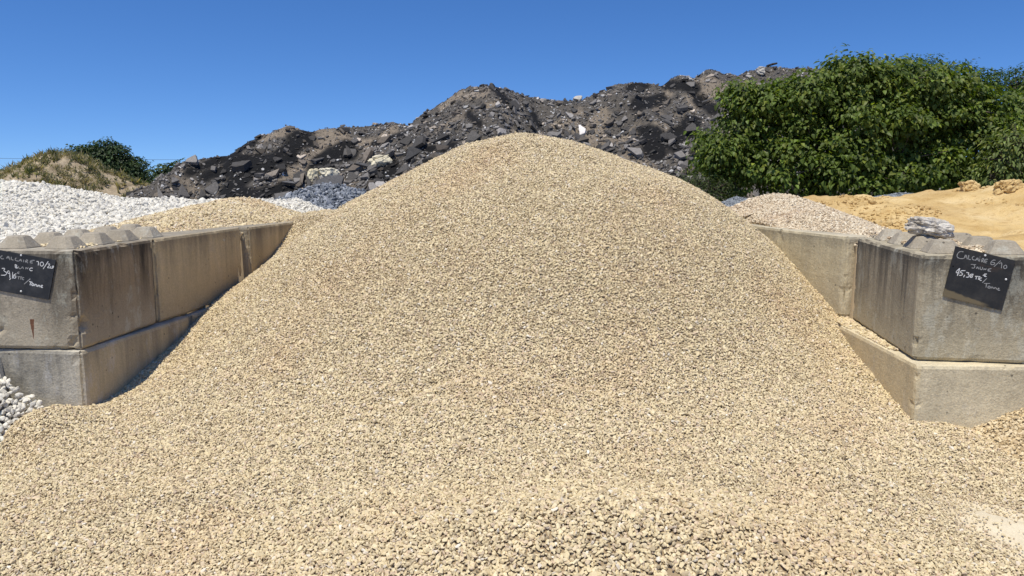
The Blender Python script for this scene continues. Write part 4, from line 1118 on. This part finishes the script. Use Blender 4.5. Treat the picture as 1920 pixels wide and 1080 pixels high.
# ------------------------------------------------------------------ grassy spoil hill, trees beyond
HP = [(-60, 345), (0, 333), (30, 318), (62, 306), (85, 294), (105, 290), (135, 292), (160, 306), (200, 325), (235, 338), (270, 350), (300, 372)]
HX = np.array([at(a, b_, Y=30).x for a, b_ in HP]); HZ = np.array([at(a, b_, Y=30).z for a, b_ in HP])
def h_hill(x, y):
    rz = np.interp(x, HX, HZ, left=0.8, right=0.3)
    f = 30 - y
    return rz - 0.5 * (np.sqrt(np.abs(f) ** 2 + 0.6) - 0.77) + 0.5 * fbm(x * 0.5, y * 0.4, 401) * sstep(0, 2, np.abs(f)) + 0.16 * fbm(x * 2, y * 2, 405)
M['hill'] = soil_mat('dry_spoil', [(0.34, (0.17, 0.135, 0.08)), (0.48, (0.32, 0.25, 0.16)), (0.64, (0.44, 0.36, 0.24))], 1.6, 0.10, 9)
hill = link('hill', grid_mesh('hill', -26, -12.5, 22, 37, 0.15, h_hill), M['hill']); tag(hill, 'bare sandy spoil hill with dry grass and weeds beyond the white gravel', 'hill', kind='structure')
r = np.random.default_rng(71)
NT = 8500
x = r.uniform(-26, -12.6, NT); y = r.uniform(24, 31.5, NT); z = h_hill(x, y)
cov = fbm(x * 0.42, y * 0.5, 411) + 0.5 * fbm(x * 1.7, y * 1.7, 415) + 0.25 * sstep(-18.5, -21, x) + 0.16 * sstep(29, 30, y)
k = ((cov > 0.05 + 0.15 * (fbm(x * 0.9, y * 0.9, 419) > 0.05)) | (r.uniform(0, 1, len(x)) < 0.28)) & (z > 0.3); x, y, z, cov = x[k], y[k], z[k], cov[k]
per = 12; n_ = len(x) * per; ci = np.repeat(np.arange(len(x)), per)
up = np.array([0, 0, 0.8]) + r.normal(0, 0.6, (n_, 3)); up /= np.linalg.norm(up, axis=1, keepdims=True)
sd = r.normal(0, 1, (n_, 3)); nrm = np.cross(up, sd); nrm /= np.linalg.norm(nrm, axis=1, keepdims=True)
Rm = np.stack([np.cross(up, nrm), up, nrm], 2)
s = 0.12 * np.exp(r.normal(0, 0.45, len(x)))[ci] * r.uniform(0.6, 1.1, n_)
T = np.stack([x, y, z], 1)[ci] + np.abs(r.normal(0, 0.09, (n_, 3))) * [1, 1, 1.0 ] * np.where(cov > 0.12, 0.8, 0.4)[ci][:, None]
tc = np.where((r.uniform(0, 1, len(x)) < 0.40)[:, None], np.array([[0.19, 0.175, 0.09]]), np.array([[0.34, 0.275, 0.165]]))
tc = np.where((r.uniform(0, 1, len(x)) < 0.14)[:, None], np.array([[0.085, 0.105, 0.04]]), tc)
tc = tc * np.exp(r.normal(0, 0.2, (len(x), 1)))
blade = (np.array([(-0.14, 0, 0), (0.14, 0, 0), (0.0, 1, 0.1)], float), np.array([(0, 1, 2)]))
gr = link('dry_grass', batch('dry_grass', [blade], np.zeros(n_, int), Rm, s[:, None] * np.ones((1, 3)), T, tc[ci]), M['leaf']); gr.color = (1, 1, 1, 1)
tag(gr, 'dry grass and weeds growing over the spoil hill', 'grass', kind='stuff')

plant('tree', 'round dark green tree beyond the spoil hill on the left', 'tree', (-31.5, 60, 0), lobes_px([(165, 297, 36, 22), (205, 295, 34, 26), (190, 318, 52, 30), (225, 322, 30, 30), (258, 318, 14, 20), (245, 340, 26, 18), (268, 340, 8, 10)], 60.0), 1500, 14, 0.2, 66, (0.032, 0.055, 0.019), spread=0.28, inner=0.3, stems=5, trunk_r=0.16, droop=0.3)
plant('tree', 'small dark tree peeping out between the spoil hill and the rubble heap', 'tree', (-22, 48, 0), lobes_px([(315, 326, 20, 13), (345, 320, 14, 16), (330, 345, 34, 20), (300, 348, 14, 12)], 48.0), 260, 12, 0.24, 67, (0.05, 0.075, 0.03), spread=0.28, inner=0.3, stems=3, trunk_r=0.1, droop=0.3)
plant('bush', 'tiny scrub bush on the left end of the spoil hill at the photo edge', 'bush', (-25.6, 40, 0), lobes_px([(8, 330, 12, 8), (22, 322, 6, 7), (-10, 330, 12, 10)], 40.0), 60, 10, 0.16, 68, (0.045, 0.06, 0.03), spread=0.2, stems=2, trunk_r=0.05)

# ------------------------------------------------------------------ overhead cables far away
M['wire'], nt, b = mat_new('wire'); b.inputs['Base Color'].default_value = (0.06, 0.06, 0.065, 1)
root = empty('power_line', (-40, 90, 0)); tag(root, 'thin overhead power line crossing the sky behind the spoil hill', 'power line')
def cable(z0, z1, sag, rr):
    V, Tt = [], []; prev = None
    for k in range(24):
        t0, t1 = k / 24, (k + 1) / 24
        f_ = lambda t: Vector((-45 + 90 * t, 0, z0 + (z1 - z0) * t - 4 * sag * t * (1 - t)))
        v, t = tube(f_(t0), f_(t1), rr, rr, 4); o_ = len(V); V += v; Tt += [(a + o_, b2 + o_, c_ + o_) for a, b2, c_ in t]
    link('cable', mesh_np('cable', V, Tt), M['wire'], root)
cable(5.2, 5.2, 0.9, 0.022); cable(3.5, 3.5, 0.6, 0.022)
for sx in (-45, 45):
    V, Tt = tube(Vector((sx, 0.15, -0.2)), Vector((sx, 0.15, 5.6)), 0.14, 0.10, 8)
    link('pole', mesh_np('pole', V, Tt), M['bark'], root)
